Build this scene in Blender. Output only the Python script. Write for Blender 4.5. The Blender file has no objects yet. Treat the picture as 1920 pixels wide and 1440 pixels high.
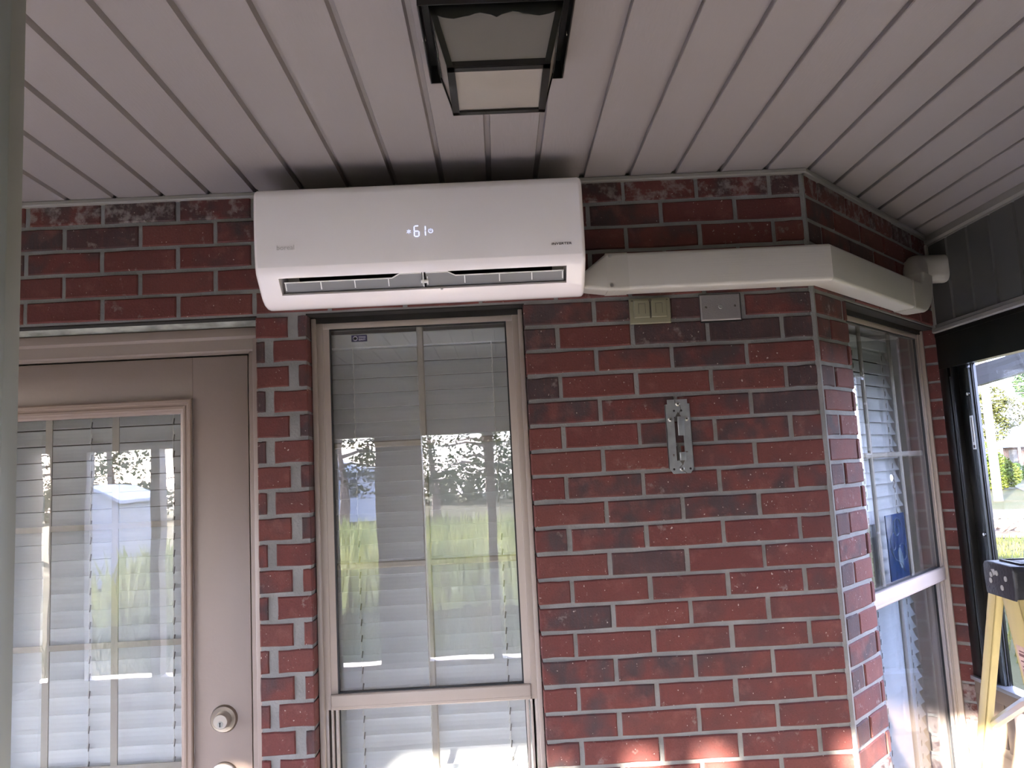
import bpy, bmesh, math, random
from mathutils import Vector, Matrix
random.seed(7)
sc = bpy.context.scene
COL = sc.collection
ZO = 2.24                      # height of the brick course line at the window head above the porch floor
PI = math.pi

# ------------------------------------------------------------------ camera
F_PX, YAW, PITCH, ROLL = 1468.33, -.0196, .1131, -.0512
cam = bpy.data.cameras.new('camera'); camo = bpy.data.objects.new('camera', cam); COL.objects.link(camo)
cam.sensor_fit = 'HORIZONTAL'; cam.sensor_width = 36; cam.lens = F_PX / 1920 * 36; cam.clip_start = .02; cam.clip_end = 500
cy, sy, cp, sp = math.cos(YAW), math.sin(YAW), math.cos(PITCH), math.sin(PITCH)
fw = Vector((-sy*cp, cy*cp, sp)); rt = Vector((cy, sy, 0)); up = rt.cross(fw)
c_, s_ = math.cos(ROLL), math.sin(ROLL)
R_ = c_*rt + s_*up; U_ = -s_*rt + c_*up
M = Matrix.Identity(4)
for i in range(3):
    M[i][0] = R_[i]; M[i][1] = U_[i]; M[i][2] = -fw[i]
M.translation = Vector((-.1703, -2.0785, -.4551+ZO))
camo.matrix_world = M
sc.camera = camo

# ------------------------------------------------------------------ world, sun, exposure
SUN_AZ, SUN_EL = math.radians(36), math.radians(13.6)      # azimuth to the left of straight behind the camera
SUN_STR, SKY_STR = 24.0, 1.5
w = bpy.data.worlds.new('sky'); sc.world = w; w.use_nodes = True
nt = w.node_tree; bg = nt.nodes['Background']
sky = nt.nodes.new('ShaderNodeTexSky'); sky.sky_type = 'NISHITA'; sky.sun_disc = False
sky.sun_elevation = SUN_EL + math.radians(14); sky.sun_rotation = PI + SUN_AZ; sky.air_density = 1.0; sky.dust_density = 1.0; sky.ozone_density = 1.0
hz = nt.nodes.new('ShaderNodeMix'); hz.data_type = 'RGBA'; hz.inputs[0].default_value = .78; hz.inputs[7].default_value = (2.05, 2.12, 3.4, 1)   # thin bright haze over the blue
nt.links.new(sky.outputs[0], hz.inputs[6]); nt.links.new(hz.outputs[2], bg.inputs[0]); bg.inputs[1].default_value = SKY_STR
sl = bpy.data.lights.new('sun', 'SUN'); sl.energy = SUN_STR; sl.color = (1, .87, .74); sl.angle = math.radians(1.0)
so = bpy.data.objects.new('sun', sl); COL.objects.link(so)
sd = Vector((-math.sin(SUN_AZ)*math.cos(SUN_EL), -math.cos(SUN_AZ)*math.cos(SUN_EL), math.sin(SUN_EL)))
so.rotation_euler = sd.to_track_quat('Z', 'Y').to_euler(); so.location = (-4, -8, 6)
vs = sc.view_settings; vs.view_transform = 'Standard'; vs.look = 'None'; vs.gamma = 1; vs.use_curve_mapping = False
vs.exposure = 2.2
sc.cycles.transparent_max_bounces = 32

# ------------------------------------------------------------------ materials
MT = {}
def mat(name, col, rough=.6, metal=0, bump=0, bscale=80, var=0, vscale=6, coat=0, spec=.5, emit=0, col2=None, stretch=None):
    m = bpy.data.materials.new(name); m.use_nodes = True; n = m.node_tree.nodes; l = m.node_tree.links
    b = n['Principled BSDF']; b.inputs['Base Color'].default_value = (*col, 1)
    b.inputs['Roughness'].default_value = rough; b.inputs['Metallic'].default_value = metal
    b.inputs['Specular IOR Level'].default_value = spec
    if coat: b.inputs['Coat Weight'].default_value = coat; b.inputs['Coat Roughness'].default_value = .05
    if emit: b.inputs['Emission Color'].default_value = (*col, 1); b.inputs['Emission Strength'].default_value = emit
    if var or bump:
        tc = n.new('ShaderNodeTexCoord'); mp = n.new('ShaderNodeMapping'); l.new(tc.outputs['Object'], mp.inputs[0])
        if stretch: mp.inputs['Scale'].default_value = stretch
    if var:
        no = n.new('ShaderNodeTexNoise'); no.inputs['Scale'].default_value = vscale; no.inputs['Detail'].default_value = 5
        l.new(mp.outputs[0], no.inputs[0])
        mx = n.new('ShaderNodeMix'); mx.data_type = 'RGBA'
        c2 = col2 or tuple(c*(1-var) for c in col)
        mx.inputs[6].default_value = (*col, 1); mx.inputs[7].default_value = (*c2, 1)
        cr = n.new('ShaderNodeMapRange'); cr.inputs[1].default_value = .35; cr.inputs[2].default_value = .65
        l.new(no.outputs[0], cr.inputs[0]); l.new(cr.outputs[0], mx.inputs[0]); l.new(mx.outputs[2], b.inputs['Base Color'])
    if bump:
        nb = n.new('ShaderNodeTexNoise'); nb.inputs['Scale'].default_value = bscale; nb.inputs['Detail'].default_value = 4
        l.new(mp.outputs[0], nb.inputs[0]); bp = n.new('ShaderNodeBump'); bp.inputs['Strength'].default_value = bump; bp.inputs['Distance'].default_value = .003
        l.new(nb.outputs[0], bp.inputs['Height']); l.new(bp.outputs[0], b.inputs['Normal'])
    MT[name] = m; return m

mat('mortar', (0.2053, 0.2028, 0.1966), .95, bump=.7, bscale=150, var=.22, vscale=14)
mat('steel_lintel', (.012, .009, .008), .8, var=.5, vscale=20)
mat('soffit', (0.2175, 0.1944, 0.1928), .5, bump=.12, bscale=200, var=.04, vscale=3, stretch=(1, .15, 1))
mat('siding', (0.0758, 0.0758, 0.0723), .5, bump=.1, bscale=200)
mat('trim_white', (0.2160, 0.2025, 0.1890), .45)
mat('ac_white', (.80, .755, .76), .16, spec=.5, coat=.3)
mat('ac_panel', (.80, .765, .77), .06, spec=.6, coat=1.0)
mat('ac_vane', (.19, .19, .195), .35)
mat('ac_vane_edge', (.82, .82, .81), .3)
mat('ac_dark', (.004, .004, .005), .6)
mat('ac_duct', (.20, .20, .205), .5)
mat('logo_grey', (.50, .48, .47), .4)
mat('logo_dark', (.06, .05, .06), .4)
mat('led', (.62, .68, 1.0), .5, emit=.28)
mat('duct', (0.4092, 0.3906, 0.3581), .38, bump=.15, bscale=14, stretch=(.6, 1, 40))
mat('duct_fitting', (0.3720, 0.3534, 0.3162), .42)
mat('frame_tan', (0.2978, 0.2482, 0.2151), .38, bump=.08, bscale=60, stretch=(1, 1, .1))
mat('gasket', (.004, .004, .005), .6)
mat('muntin', (.27, .245, .21), .45)
mat('door_paint', (0.2033, 0.1572, 0.1322), .42, bump=.08, bscale=120)
mat('door_lite', (0.2187, 0.1620, 0.1296), .4)
mat('caulk', (.20, .20, .18), .8, var=.7, vscale=40, col2=(.42, .42, .38), stretch=(.4, 1, 1))
mat('blind', (0.5485, 0.5657, 0.5743), .4)
mat('cord', (.55, .55, .52), .8)
mat('cord_dark', (.10, .09, .08), .8)
mat('room', (.30, .28, .25), .9)
mat('nickel', (.50, .46, .41), .28, metal=.9)
mat('nickel_dark', (.25, .21, .17), .35, metal=.9)
mat('galvanized', (.38, .405, .415), .36, metal=.75, var=.25, vscale=30, bump=.1)
mat('screw', (.40, .40, .38), .3, metal=1)
mat('outlet_tan', (.17, .16, .105), .45)
mat('outlet_dark', (.05, .045, .035), .6)
mat('plate_grey', (.20, .185, .185), .42, metal=.35, bump=.25, bscale=500)
mat('black_metal', (.004, .004, .004), .35)
mat('frame_black', (.0035, .004, .0045), .28, spec=.6)
mat('frame_grey', (.035, .042, .045), .35)
mat('bronze_tan', (0.2160, 0.1640, 0.1240), .35, spec=.5)
mat('sill_alu', (.40, .42, .45), .3, metal=.6)
mat('post_paint', (0.2040, 0.2125, 0.1913), .5)
mat('post_groove', (.05, .045, .04), .7)
mat('plaster', (.55, .53, .51), .8)
mat('floor', (.50, .49, .49), .7, var=.2, vscale=3)
mat('ladder_yellow', (0.5580, 0.4500, 0.1980), .45, var=.2, vscale=9, bump=.1, stretch=(1, 1, .2))
mat('ladder_black', (.012, .013, .017), .45, bump=.4, bscale=120)
mat('ladder_scuff', (.30, .30, .30), .7)
mat('ladder_metal', (.55, .56, .56), .3, metal=.9)
mat('label_pink', (.60, .42, .36), .6, var=.3, vscale=30)
mat('label_ink', (.14, .06, .06), .6)
mat('label_white', (.70, .72, .74), .5)
mat('sticker_navy', (.025, .022, .07), .4)
mat('sticker_print', (.42, .42, .50), .4)
mat('sun_blue', (0.0055, 0.0248, 0.0825), .3, var=.5, vscale=9, col2=(0.0055, 0.0220, 0.0880))
mat('sun_pale', (0.1080, 0.1512, 0.1980), .3)
mat('grass', (0.0218, 0.0265, 0.0100), .95, spec=.05, var=.6, vscale=.5, col2=(0.0374, 0.0343, 0.0156), bump=.6, bscale=6)
mat('blade', (0.0259, 0.0374, 0.0115), .8, var=.4, vscale=.8, col2=(0.0979, 0.0979, 0.0288), spec=.08)
mat('blade_tall', (.12, .16, .05), .8, var=.4, vscale=.8, col2=(.4, .4, .14), spec=.08)
mat('road', (0.0535, 0.0523, 0.0511), .9, var=.15, vscale=1, spec=.08)
mat('dirt', (0.0840, 0.0651, 0.0462), .95, var=.5, vscale=2, bump=.5, bscale=5, spec=.08)
mat('leaf_a', (0.0222, 0.0412, 0.0064), .6, var=.4, vscale=1.5, col2=(0.0475, 0.0570, 0.0095), spec=.08)
mat('leaf_b', (0.0252, 0.0504, 0.0123), .7, var=.4, vscale=1.2, spec=.08)
mat('leaf_c', (0.0349, 0.0396, 0.0111), .7, var=.4, vscale=1.5, spec=.08)
mat('needle', (.05, .075, .03), .8, spec=.08)
mat('bark', (.16, .12, .09), .95, bump=.6, bscale=20)
mat('pole_wood', (0.0463, 0.0392, 0.0312), .9, bump=.3, bscale=20, stretch=(1, 1, .1))
mat('branch_grey', (0.1680, 0.1200, 0.0840), .9)
mat('roof_metal', (0.0809, 0.1132, 0.1348), .35, metal=.2)
mat('shed_white', (0.3094, 0.3206, 0.3375), .6)
mat('shed_roof', (.35, .38, .42), .6)
mat('house_grey', (.27, .30, .34), .7)
mat('house_brick', (0.1188, 0.0828, 0.0648), .9, var=.3, vscale=8)
mat('dark_window', (.03, .035, .04), .2)
mat('wire', (.06, .06, .07), .6)
mat('spout', (0.1890, 0.2025, 0.2250), .35, metal=.3, bump=.1, bscale=10)

def glass_mat(name, mul, add, tint=(1, 1, 1), rough=0.0, ior=1.5, wav=.0):
    m = bpy.data.materials.new(name); m.use_nodes = True; n = m.node_tree.nodes; l = m.node_tree.links
    n.remove(n['Principled BSDF']); out = n['Material Output']
    tr = n.new('ShaderNodeBsdfTransparent'); tr.inputs[0].default_value = (*tint, 1)
    gl = n.new('ShaderNodeBsdfGlossy'); gl.inputs['Roughness'].default_value = rough
    ge = n.new('ShaderNodeNewGeometry'); dp = n.new('ShaderNodeVectorMath'); dp.operation = 'DOT_PRODUCT'   # Schlick, the same from both sides
    l.new(ge.outputs['Normal'], dp.inputs[0]); l.new(ge.outputs['Incoming'], dp.inputs[1])
    def M1(op, a, b=0.0):
        x = n.new('ShaderNodeMath'); x.operation = op; x.use_clamp = op == 'ADD'
        for i, v in enumerate((a, b)):
            if isinstance(v, (int, float)): x.inputs[i].default_value = v
            else: l.new(v, x.inputs[i])
        return x.outputs[0]
    k = M1('POWER', M1('SUBTRACT', 1.0, M1('MINIMUM', M1('ABSOLUTE', dp.outputs['Value']), 1.0)), 5.0)
    fac = M1('ADD', M1('MULTIPLY', k, 1.0 if add else 0.0), add)
    mx = n.new('ShaderNodeMixShader'); l.new(fac, mx.inputs[0])
    l.new(tr.outputs[0], mx.inputs[1]); l.new(gl.outputs[0], mx.inputs[2]); l.new(mx.outputs[0], out.inputs[0])
    if wav:
        tc = n.new('ShaderNodeTexCoord'); no = n.new('ShaderNodeTexNoise'); no.inputs['Scale'].default_value = 3
        l.new(tc.outputs['Object'], no.inputs[0]); bp = n.new('ShaderNodeBump'); bp.inputs['Strength'].default_value = wav; bp.inputs['Distance'].default_value = .002
        l.new(no.outputs[0], bp.inputs['Height']); l.new(bp.outputs[0], gl.inputs['Normal'])
    MT[name] = m; return m
glass_mat('glass_house', 0, .105, (.985, .992, .99), wav=.25)
glass_mat('glass_storm', 0, .04, (.975, .985, .98))
glass_mat('screen_mesh', 0, 0, (.88, .89, .91))
def frosted():
    m = bpy.data.materials.new('frosted_glass'); m.use_nodes = True; n = m.node_tree.nodes; l = m.node_tree.links
    b = n['Principled BSDF']; b.inputs['Roughness'].default_value = .4
    b.inputs['Transmission Weight'].default_value = .12
    tc = n.new('ShaderNodeTexCoord'); no = n.new('ShaderNodeTexNoise'); no.inputs['Scale'].default_value = 18; no.inputs['Detail'].default_value = 3
    l.new(tc.outputs['Object'], no.inputs[0]); mx = n.new('ShaderNodeMix'); mx.data_type = 'RGBA'
    mx.inputs[6].default_value = (.27, .24, .21, 1); mx.inputs[7].default_value = (.22, .20, .18, 1); l.new(no.outputs[0], mx.inputs[0]); l.new(mx.outputs[2], b.inputs['Base Color'])
    MT['frosted'] = m
frosted()

def brick_mat():
    m = bpy.data.materials.new('brick'); m.use_nodes = True; n = m.node_tree.nodes; l = m.node_tree.links
    b = n['Principled BSDF']; b.inputs['Roughness'].default_value = .82; b.inputs['Specular IOR Level'].default_value = .3
    oi = n.new('ShaderNodeObjectInfo'); tc = n.new('ShaderNodeTexCoord')
    off = n.new('ShaderNodeVectorMath'); off.operation = 'SCALE'; off.inputs[0].default_value = (31, 17, 23); l.new(oi.outputs['Random'], off.inputs[3])
    ad = n.new('ShaderNodeVectorMath'); ad.operation = 'ADD'; l.new(tc.outputs['Object'], ad.inputs[0]); l.new(off.outputs[0], ad.inputs[1])
    sep = n.new('ShaderNodeSeparateColor'); l.new(oi.outputs['Color'], sep.inputs[0])
    def noise(scale, det=3, rough=.5):
        x = n.new('ShaderNodeTexNoise'); x.inputs['Scale'].default_value = scale; x.inputs['Detail'].default_value = det; x.inputs['Roughness'].default_value = rough
        l.new(ad.outputs[0], x.inputs[0]); return x.outputs[0]
    def ma(op, a, bb, cl=False, c=None):
        x = n.new('ShaderNodeMath'); x.operation = op; x.use_clamp = cl
        for i, v in enumerate([a, bb] + ([c] if c is not None else [])):
            if isinstance(v, (int, float)): x.inputs[i].default_value = v
            else: l.new(v, x.inputs[i])
        return x.outputs[0]
    def mix(f, a, bb):
        x = n.new('ShaderNodeMix'); x.data_type = 'RGBA'
        if isinstance(f, (int, float)): x.inputs[0].default_value = f
        else: l.new(f, x.inputs[0])
        for i, v in ((6, a), (7, bb)):
            if isinstance(v, tuple): x.inputs[i].default_value = (*v, 1)
            else: l.new(v, x.inputs[i])
        return x.outputs[2]
    red = mix(oi.outputs['Random'], (.112, .028, .025), (.130, .039, .031))
    red = mix(ma('MULTIPLY', noise(7, 2), .5), red, (.066, .023, .023))
    dark = mix(noise(14, 3), (.029, .019, .021), (.064, .043, .045))
    bl = ma('MULTIPLY', ma('SUBTRACT', noise(13, 2), .5), 5.0)
    f = ma('MULTIPLY_ADD', bl, sep.outputs[1], True, sep.outputs[0])
    c = mix(f, red, dark)
    # vertical drag marks of the wire cut face
    stv = n.new('ShaderNodeVectorMath'); stv.operation = 'MULTIPLY'; stv.inputs[1].default_value = (1, 1, .12); l.new(ad.outputs[0], stv.inputs[0])
    sn = n.new('ShaderNodeTexNoise'); sn.inputs['Scale'].default_value = 110; sn.inputs['Detail'].default_value = 3; l.new(stv.outputs[0], sn.inputs[0])
    c = mix(ma('MULTIPLY', ma('SUBTRACT', sn.outputs[0], .47), 1.3, True), c, (.09, .032, .028))
    c = mix(ma('MULTIPLY', ma('SUBTRACT', noise(22, 4, .6), .55), 1.6, True), c, (.21, .088, .076))
    g = noise(260, 3, .7)
    c = mix(ma('MULTIPLY', ma('SUBTRACT', g, .53), 2.4, True), c, (.045, .02, .018))
    sp_ = ma('MULTIPLY', ma('SUBTRACT', noise(150, 2, .3), .735), 18, True)
    c = mix(ma('MULTIPLY', sp_, .75), c, (.42, .36, .33))
    # mortar smears
    e = ma('MULTIPLY', ma('SUBTRACT', ma('MULTIPLY_ADD', noise(30, 5, .65), 1.0, False, ma('MULTIPLY', sep.outputs[2], .35)), .76), 7, True)
    c = mix(ma('MULTIPLY', e, .65), c, (.24, .21, .20))
    l.new(c, b.inputs['Base Color'])
    bp = n.new('ShaderNodeBump'); bp.inputs['Strength'].default_value = .6; bp.inputs['Distance'].default_value = .002
    l.new(noise(180, 5, .65), bp.inputs['Height']); l.new(bp.outputs[0], b.inputs['Normal'])
    MT['brick'] = m
brick_mat()

# ------------------------------------------------------------------ geometry helpers
C45 = math.sqrt(.5); XC = .7027
def TM(x, y, z): return Vector((x, y, z + ZO))                                    # main wall frame: x right, y into the wall
def TA(s, d, z): return Vector((XC + C45*s - C45*d, C45*s + C45*d, z + ZO))       # angled wall frame: s along, d into the wall
class MB:
    def __init__(self, T=TM): self.v = []; self.f = []; self.T = T; self.smooth = False
    def add(self, vs, fs):
        o = len(self.v); self.v += [self.T(*p) for p in vs]; self.f += [tuple(i+o for i in f) for f in fs]; return self
    def box(self, x0, x1, y0, y1, z0, z1):
        vs = [(x, y, z) for z in (z0, z1) for y in (y0, y1) for x in (x0, x1)]
        return self.add(vs, [(0, 2, 3, 1), (4, 5, 7, 6), (0, 1, 5, 4), (2, 6, 7, 3), (0, 4, 6, 2), (1, 3, 7, 5)])
    def cbox(self, x0, x1, y0, y1, z0, z1, c=.002):     # box with a chamfered front (low y) face
        vs = [(x0+c, y0, z0+c), (x1-c, y0, z0+c), (x1-c, y0, z1-c), (x0+c, y0, z1-c), (x0, y0+c, z0), (x1, y0+c, z0), (x1, y0+c, z1), (x0, y0+c, z1),
              (x0, y1, z0), (x1, y1, z0), (x1, y1, z1), (x0, y1, z1)]
        fs = [(0, 1, 2, 3)] + [(i, 4+i, 4+(i+1) % 4, (i+1) % 4) for i in range(4)] + [(4+i, 8+i, 8+(i+1) % 4, 4+(i+1) % 4) for i in range(4)] + [(11, 10, 9, 8)]
        return self.add(vs, fs)
    def prism(self, prof, a0, a1, ax='x'):              # profile of 2D points swept along an axis
        def P(u, v, a):
            return {'x': (a, u, v), 'y': (u, a, v), 'z': (u, v, a)}[ax]
        n = len(prof); vs = [P(u, v, a0) for u, v in prof] + [P(u, v, a1) for u, v in prof]
        fs = [(i, (i+1) % n, n+(i+1) % n, n+i) for i in range(n)] + [tuple(range(n-1, -1, -1)), tuple(range(n, 2*n))]
        return self.add(vs, fs)
    def tube(self, pts, r, n=8):
        pts = [Vector(p) for p in pts]; rs = r if isinstance(r, (list, tuple)) else [r]*len(pts); vs = []; fs = []
        for i, p in enumerate(pts):
            d = (pts[min(i+1, len(pts)-1)] - pts[max(i-1, 0)]).normalized()
            a = d.cross(Vector((0, 0, 1)) if abs(d.z) < .9 else Vector((1, 0, 0))).normalized(); b = d.cross(a)
            vs += [tuple(p + a*rs[i]*math.cos(2*PI*k/n) + b*rs[i]*math.sin(2*PI*k/n)) for k in range(n)]
        for i in range(len(pts)-1):
            for k in range(n): fs.append((i*n+k, i*n+(k+1) % n, (i+1)*n+(k+1) % n, (i+1)*n+k))
        fs += [tuple(range(n-1, -1, -1)), tuple(range((len(pts)-1)*n, len(pts)*n))]
        return self.add(vs, fs)
    def sweep(self, secs):                              # list of cross-section loops (same length)
        n = len(secs[0]); vs = [p for s in secs for p in s]; fs = []
        for i in range(len(secs)-1):
            for k in range(n): fs.append((i*n+k, i*n+(k+1) % n, (i+1)*n+(k+1) % n, (i+1)*n+k))
        fs += [tuple(range(n-1, -1, -1)), tuple(range((len(secs)-1)*n, len(secs)*n))]
        return self.add(vs, fs)
    def lathe(self, c, prof, n=24):                     # axis along local y; prof = (radius, y offset)
        secs = [[(c[0]+r*math.cos(2*PI*k/n), c[1]+y, c[2]+r*math.sin(2*PI*k/n)) for k in range(n)] for r, y in prof]
        return self.sweep(secs)
    def build(self, name, m, parent=None, kind=None, bevel=0, smooth=False, label=None):
        lo = Vector([min(p[i] for p in self.v) for i in range(3)]); hi = Vector([max(p[i] for p in self.v) for i in range(3)])
        c = Vector(((lo.x+hi.x)/2, (lo.y+hi.y)/2, lo.z))
        me = bpy.data.meshes.new(name); me.from_pydata([p-c for p in self.v], [], self.f)
        me.materials.append(MT[m] if isinstance(m, str) else m)
        bm = bmesh.new(); bm.from_mesh(me); bmesh.ops.recalc_face_normals(bm, faces=bm.faces)
        if bevel:
            es = [e for e in bm.edges if len(e.link_faces) == 2 and e.calc_face_angle(0) > .5]
            bmesh.ops.bevel(bm, geom=es, offset=bevel, segments=2, affect='EDGES', profile=.5, clamp_overlap=True)
        bm.to_mesh(me); bm.free()
        if smooth or bevel:
            me.polygons.foreach_set('use_smooth', [True]*len(me.polygons)); me.set_sharp_from_angle(angle=math.radians(38))
        o = bpy.data.objects.new(name, me); COL.objects.link(o); place(o, c, parent)
        if kind: o['kind'] = kind
        if label: o['label'] = label
        return o
WL = {}
def place(o, c, parent):
    c = Vector(c); o.location = c
    WL[o.name] = c
    if parent is not None:
        o.parent = parent; o.location = c - WL[parent.name]
def empty(name, loc, label=None, cat=None, group=None, kind=None, T=TM):
    o = bpy.data.objects.new(name, None); COL.objects.link(o); o.empty_display_size = .05; place(o, T(*loc), None)
    return tag(o, label, cat, group, kind)
def tag(o, label=None, cat=None, group=None, kind=None):
    if label: o['label'] = label
    if cat: o['category'] = cat
    if group: o['group'] = group
    if kind: o['kind'] = kind
    return o
def inst(name, me, loc, parent, rz=0, scale=(1, 1, 1)):
    o = bpy.data.objects.new(name, me); COL.objects.link(o); place(o, loc, parent)
    o.rotation_euler = (0, 0, rz); o.scale = scale
    return o
def text_mesh(name, s, size, m, T, x, y, z, parent, ext=.0004, space=1.0, shear=0, bold=0, sx=1, label=None):
    cu = bpy.data.curves.new(name, 'FONT'); cu.body = s; cu.size = size; cu.extrude = ext; cu.space_character = space; cu.shear = shear; cu.offset = bold; cu.resolution_u = 3
    to = bpy.data.objects.new(name+'_curve', cu); COL.objects.link(to)
    dg = bpy.context.evaluated_depsgraph_get(); me0 = bpy.data.meshes.new_from_object(to.evaluated_get(dg))
    mb = MB(T); mb.add([(x + p.co.x*sx, y - p.co.z, z + p.co.y) for p in me0.vertices], [tuple(p.vertices) for p in me0.polygons])
    bpy.data.objects.remove(to); bpy.data.meshes.remove(me0)
    return mb.build(name, m, parent, label=label)

# ------------------------------------------------------------------ bricks
PB, PZ = .2032, .067
def brick_mesh(L, seed, D=.088, H=.0565):
    rnd = random.Random(seed); j = lambda a: rnd.uniform(-a, a)
    c = .0032; x0, x1, z0, z1 = -L/2, L/2, 0, H
    # ragged outline: 3 points on long sides, 2 on short ones
    pts = []
    for k in range(4): pts.append((x0 + (x1-x0)*k/3 + (j(.006) if 0 < k < 3 else 0), z0 + j(.0013)))
    pts.append((x1 + j(.0012), H*.5))
    for k in range(4): pts.append((x1 - (x1-x0)*k/3 + (j(.006) if 0 < k < 3 else 0), z1 + j(.0013)))
    pts.append((x0 + j(.0012), H*.5))
    n = len(pts); sx = 1 - 2*c/L; sz = 1 - 2*c/H
    vs = [(x*sx + j(.0006), j(.0004), H/2 + (z-H/2)*sz + j(.0006)) for x, z in pts] + [(x, c, z) for x, z in pts] + [(x, D, z) for x, z in pts]
    fs = [tuple(range(n))] + [(i, n+i, n+(i+1) % n, (i+1) % n) for i in range(n)] + [(n+i, 2*n+i, 2*n+(i+1) % n, n+(i+1) % n) for i in range(n)]
    me = bpy.data.meshes.new('brick'); me.from_pydata(vs, [], fs); me.materials.append(MT['brick'])
    bm = bmesh.new(); bm.from_mesh(me); bmesh.ops.recalc_face_normals(bm, faces=bm.faces); bm.to_mesh(me); bm.free()
    return me
LENS = [.192, .13, .088, .03]
BM = {L: [brick_mesh(L, int(L*1000)+i) for i in range(9 if L > .15 else 6)] for L in LENS}
RB = random.Random(3)
def brick(parent, T, rz, a, b, row, dark=None, eff=0, stuff=None):
    """brick between a and b (already without joints), in course `row` (0 = just below the window head line)"""
    L = b - a
    if L < .006: return
    base = min(LENS, key=lambda q: abs(q-L)); z = -PZ*(row+1) + .0052 + RB.uniform(-.0008, .0008); y = RB.uniform(-.0016, .0012)
    if stuff is not None:
        stuff.cbox(a, b, y, .088, z, z+.0565, .003); return
    me = RB.choice(BM[base])
    o = inst('brick', me, T((a+b)/2, y, z), parent, rz, (L/base, 1, 1))
    if dark is None:
        q = RB.random(); dark = (0 if q < .55 else .15 if q < .72 else .5 if q < .85 else .85)
    blotch = .12 if dark < .1 or dark > .8 else (.35 if dark < .3 else .8)
    o.color = (max(0, dark + RB.uniform(-.06, .06)), blotch, eff if eff else RB.choice((.0, .1, .25, .45)), 1)
G = .0055     # half a joint
def course(parent, T, rz, row, x0, x1, even, darks=None, eff=0, stuff=None, g0=G, g1=G, phase=0.0):
    """even: head joints at whole multiples of the brick pitch, else at half multiples"""
    e0 = phase if even else phase + PB/2
    k = math.floor((x0 - e0)/PB); i = 0; a = x0
    while a < x1 - .004:
        nxt = e0 + PB*(k+1); k += 1
        if nxt - a < .02 and nxt < x1 - .02: nxt += 0
        b = min(nxt, x1)
        if b - a > .012:
            aa = a + (g0 if a == x0 else G + RB.uniform(-.001, .0015)); bb = b - (g1 if b == x1 else G + RB.uniform(-.001, .0015))
            d = darks[i] if darks and i < len(darks) else None
            brick(parent, T, rz, aa, bb, row, d, eff, stuff); i += 1
        a = b
    return

ZTOP, ZFLOOR = .345, -ZO
# ---- wall_back (main brick wall)
WX0 = -3.3; DX0, DX1 = -1.83, -.81; VX0, VX1 = -.672, -.0900
wb = empty('wall_back', (-1.0, 0, ZFLOOR), 'red brick house wall with grey mortar behind the air conditioner', None, None, 'structure')
m = MB(); g = .0045
m.box(WX0, XC, g, .11, 0, .40)
m.box(DX1+.003, VX0-.004, g, .11, ZFLOOR, 0)
m.box(VX1+.004, XC, g, .11, ZFLOOR, 0)
m.box(WX0, DX0, g, .11, ZFLOOR, 0)
m.box(VX0-.004, VX1+.004, g, .11, ZFLOOR, -2.02)
m.build('mortar', 'mortar', wb)
# corner bead of mortar
m = MB(); m.box(XC-.012, XC+.0005, .001, .03, ZFLOOR, .34); m.build('mortar', 'mortar', wb)
DK = {0: (.8, .45, .85, .5), 1: (.9, .05, .95, 1, .95), 2: (.05, .5, .75, .1), 3: (.95, .05, .0, .2, .9), 4: (.75, .4, .3, .9), 5: (0, 0, .45, .6, .25),
      6: (.05, .0, .15, .1), 7: (0, .3, .4, .4, .3), 8: (.1, .8, .75, .1), 9: (.4, .6, 0, .0, .15), 10: (.05, .85, .1, .1), 11: (.1, .0, .15, .1, .15),
      12: (.75, 0, .15, .1), 13: (.1, .05, .15, .2, .15), 14: (.5, .6, .75, .2), 15: (0, .3, .15, .2, .25), 16: (.5, .1, .1, .1), 17: (.8, 0, .1, .1, .1)}
for r in range(0, 19):
    even = r % 2 == 1
    course(wb, TM, 0, r, VX1, XC, even, DK.get(r), g0=.001, g1=.009)
DT = {-1: (0, 0, 0, 0, 0, 0, .1), -2: (.2, .05, .05, .1, .1), -3: (.4, .45, .05, .1, .1), -4: (.5, .6, .85, .0, .3), -5: (.4, .3, .9, .55, .5)}
for r in range(-5, 0):
    even = r % 2 == 1
    xs = -1.83 if even else -1.7272-0.0
    course(wb, TM, 0, r, -1.8288 if even else -1.9304+PB/2*0, XC, even, DT.get(r) and ((.2,) + DT[r] + ((.1, .1, .1, .1, .3, .0, .05) if r != -5 else (.2, .2, .3, .5, .1, .3))), eff=.75 if r == -5 else 0, g1=.009)
# pilaster between door and window
for r in range(0, 19):
    if r % 2 == 0:
        brick(wb, TM, 0, DX1+.001, -.7235, r, RB.choice((0, .05, .1, .3))); brick(wb, TM, 0, -.696, VX0-.0005, r, RB.choice((.3, .6, .8)))
    else:
        brick(wb, TM, 0, DX1+.001, -.7865, r, RB.choice((.4, .7, .85))); brick(wb, TM, 0, -.763, VX0-.0005, r, RB.choice((0, .05, .1)))
# the courses the picture does not show, as one object
m = MB()
for r in range(19, 33):
    even = r % 2 == 1
    course(wb, TM, 0, r, VX1, XC, even, stuff=m); brick(wb, TM, 0, DX1+.002, VX0-.002, r, stuff=m)
for r in range(-5, 33):
    course(wb, TM, 0, r, WX0, (DX0 if r >= 0 else -1.9304 if r % 2 == 0 else -1.8288), r % 2 == 1, stuff=m)
for r in range(30, 33): course(wb, TM, 0, r, VX0, VX1, r % 2 == 1, stuff=m)
m.build('lower_bricks', 'brick', wb, 'stuff')
for a, b, nm in ((DX0-.05, DX1, 'lintel'), (VX0-.01, VX1+.01, 'lintel')):
    m = MB(); m.box(a, b, .008, .10, -.004, .004); m.box(a, b, .05, .058, -.02, .03); m.build(nm, 'steel_lintel', wb)

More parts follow.
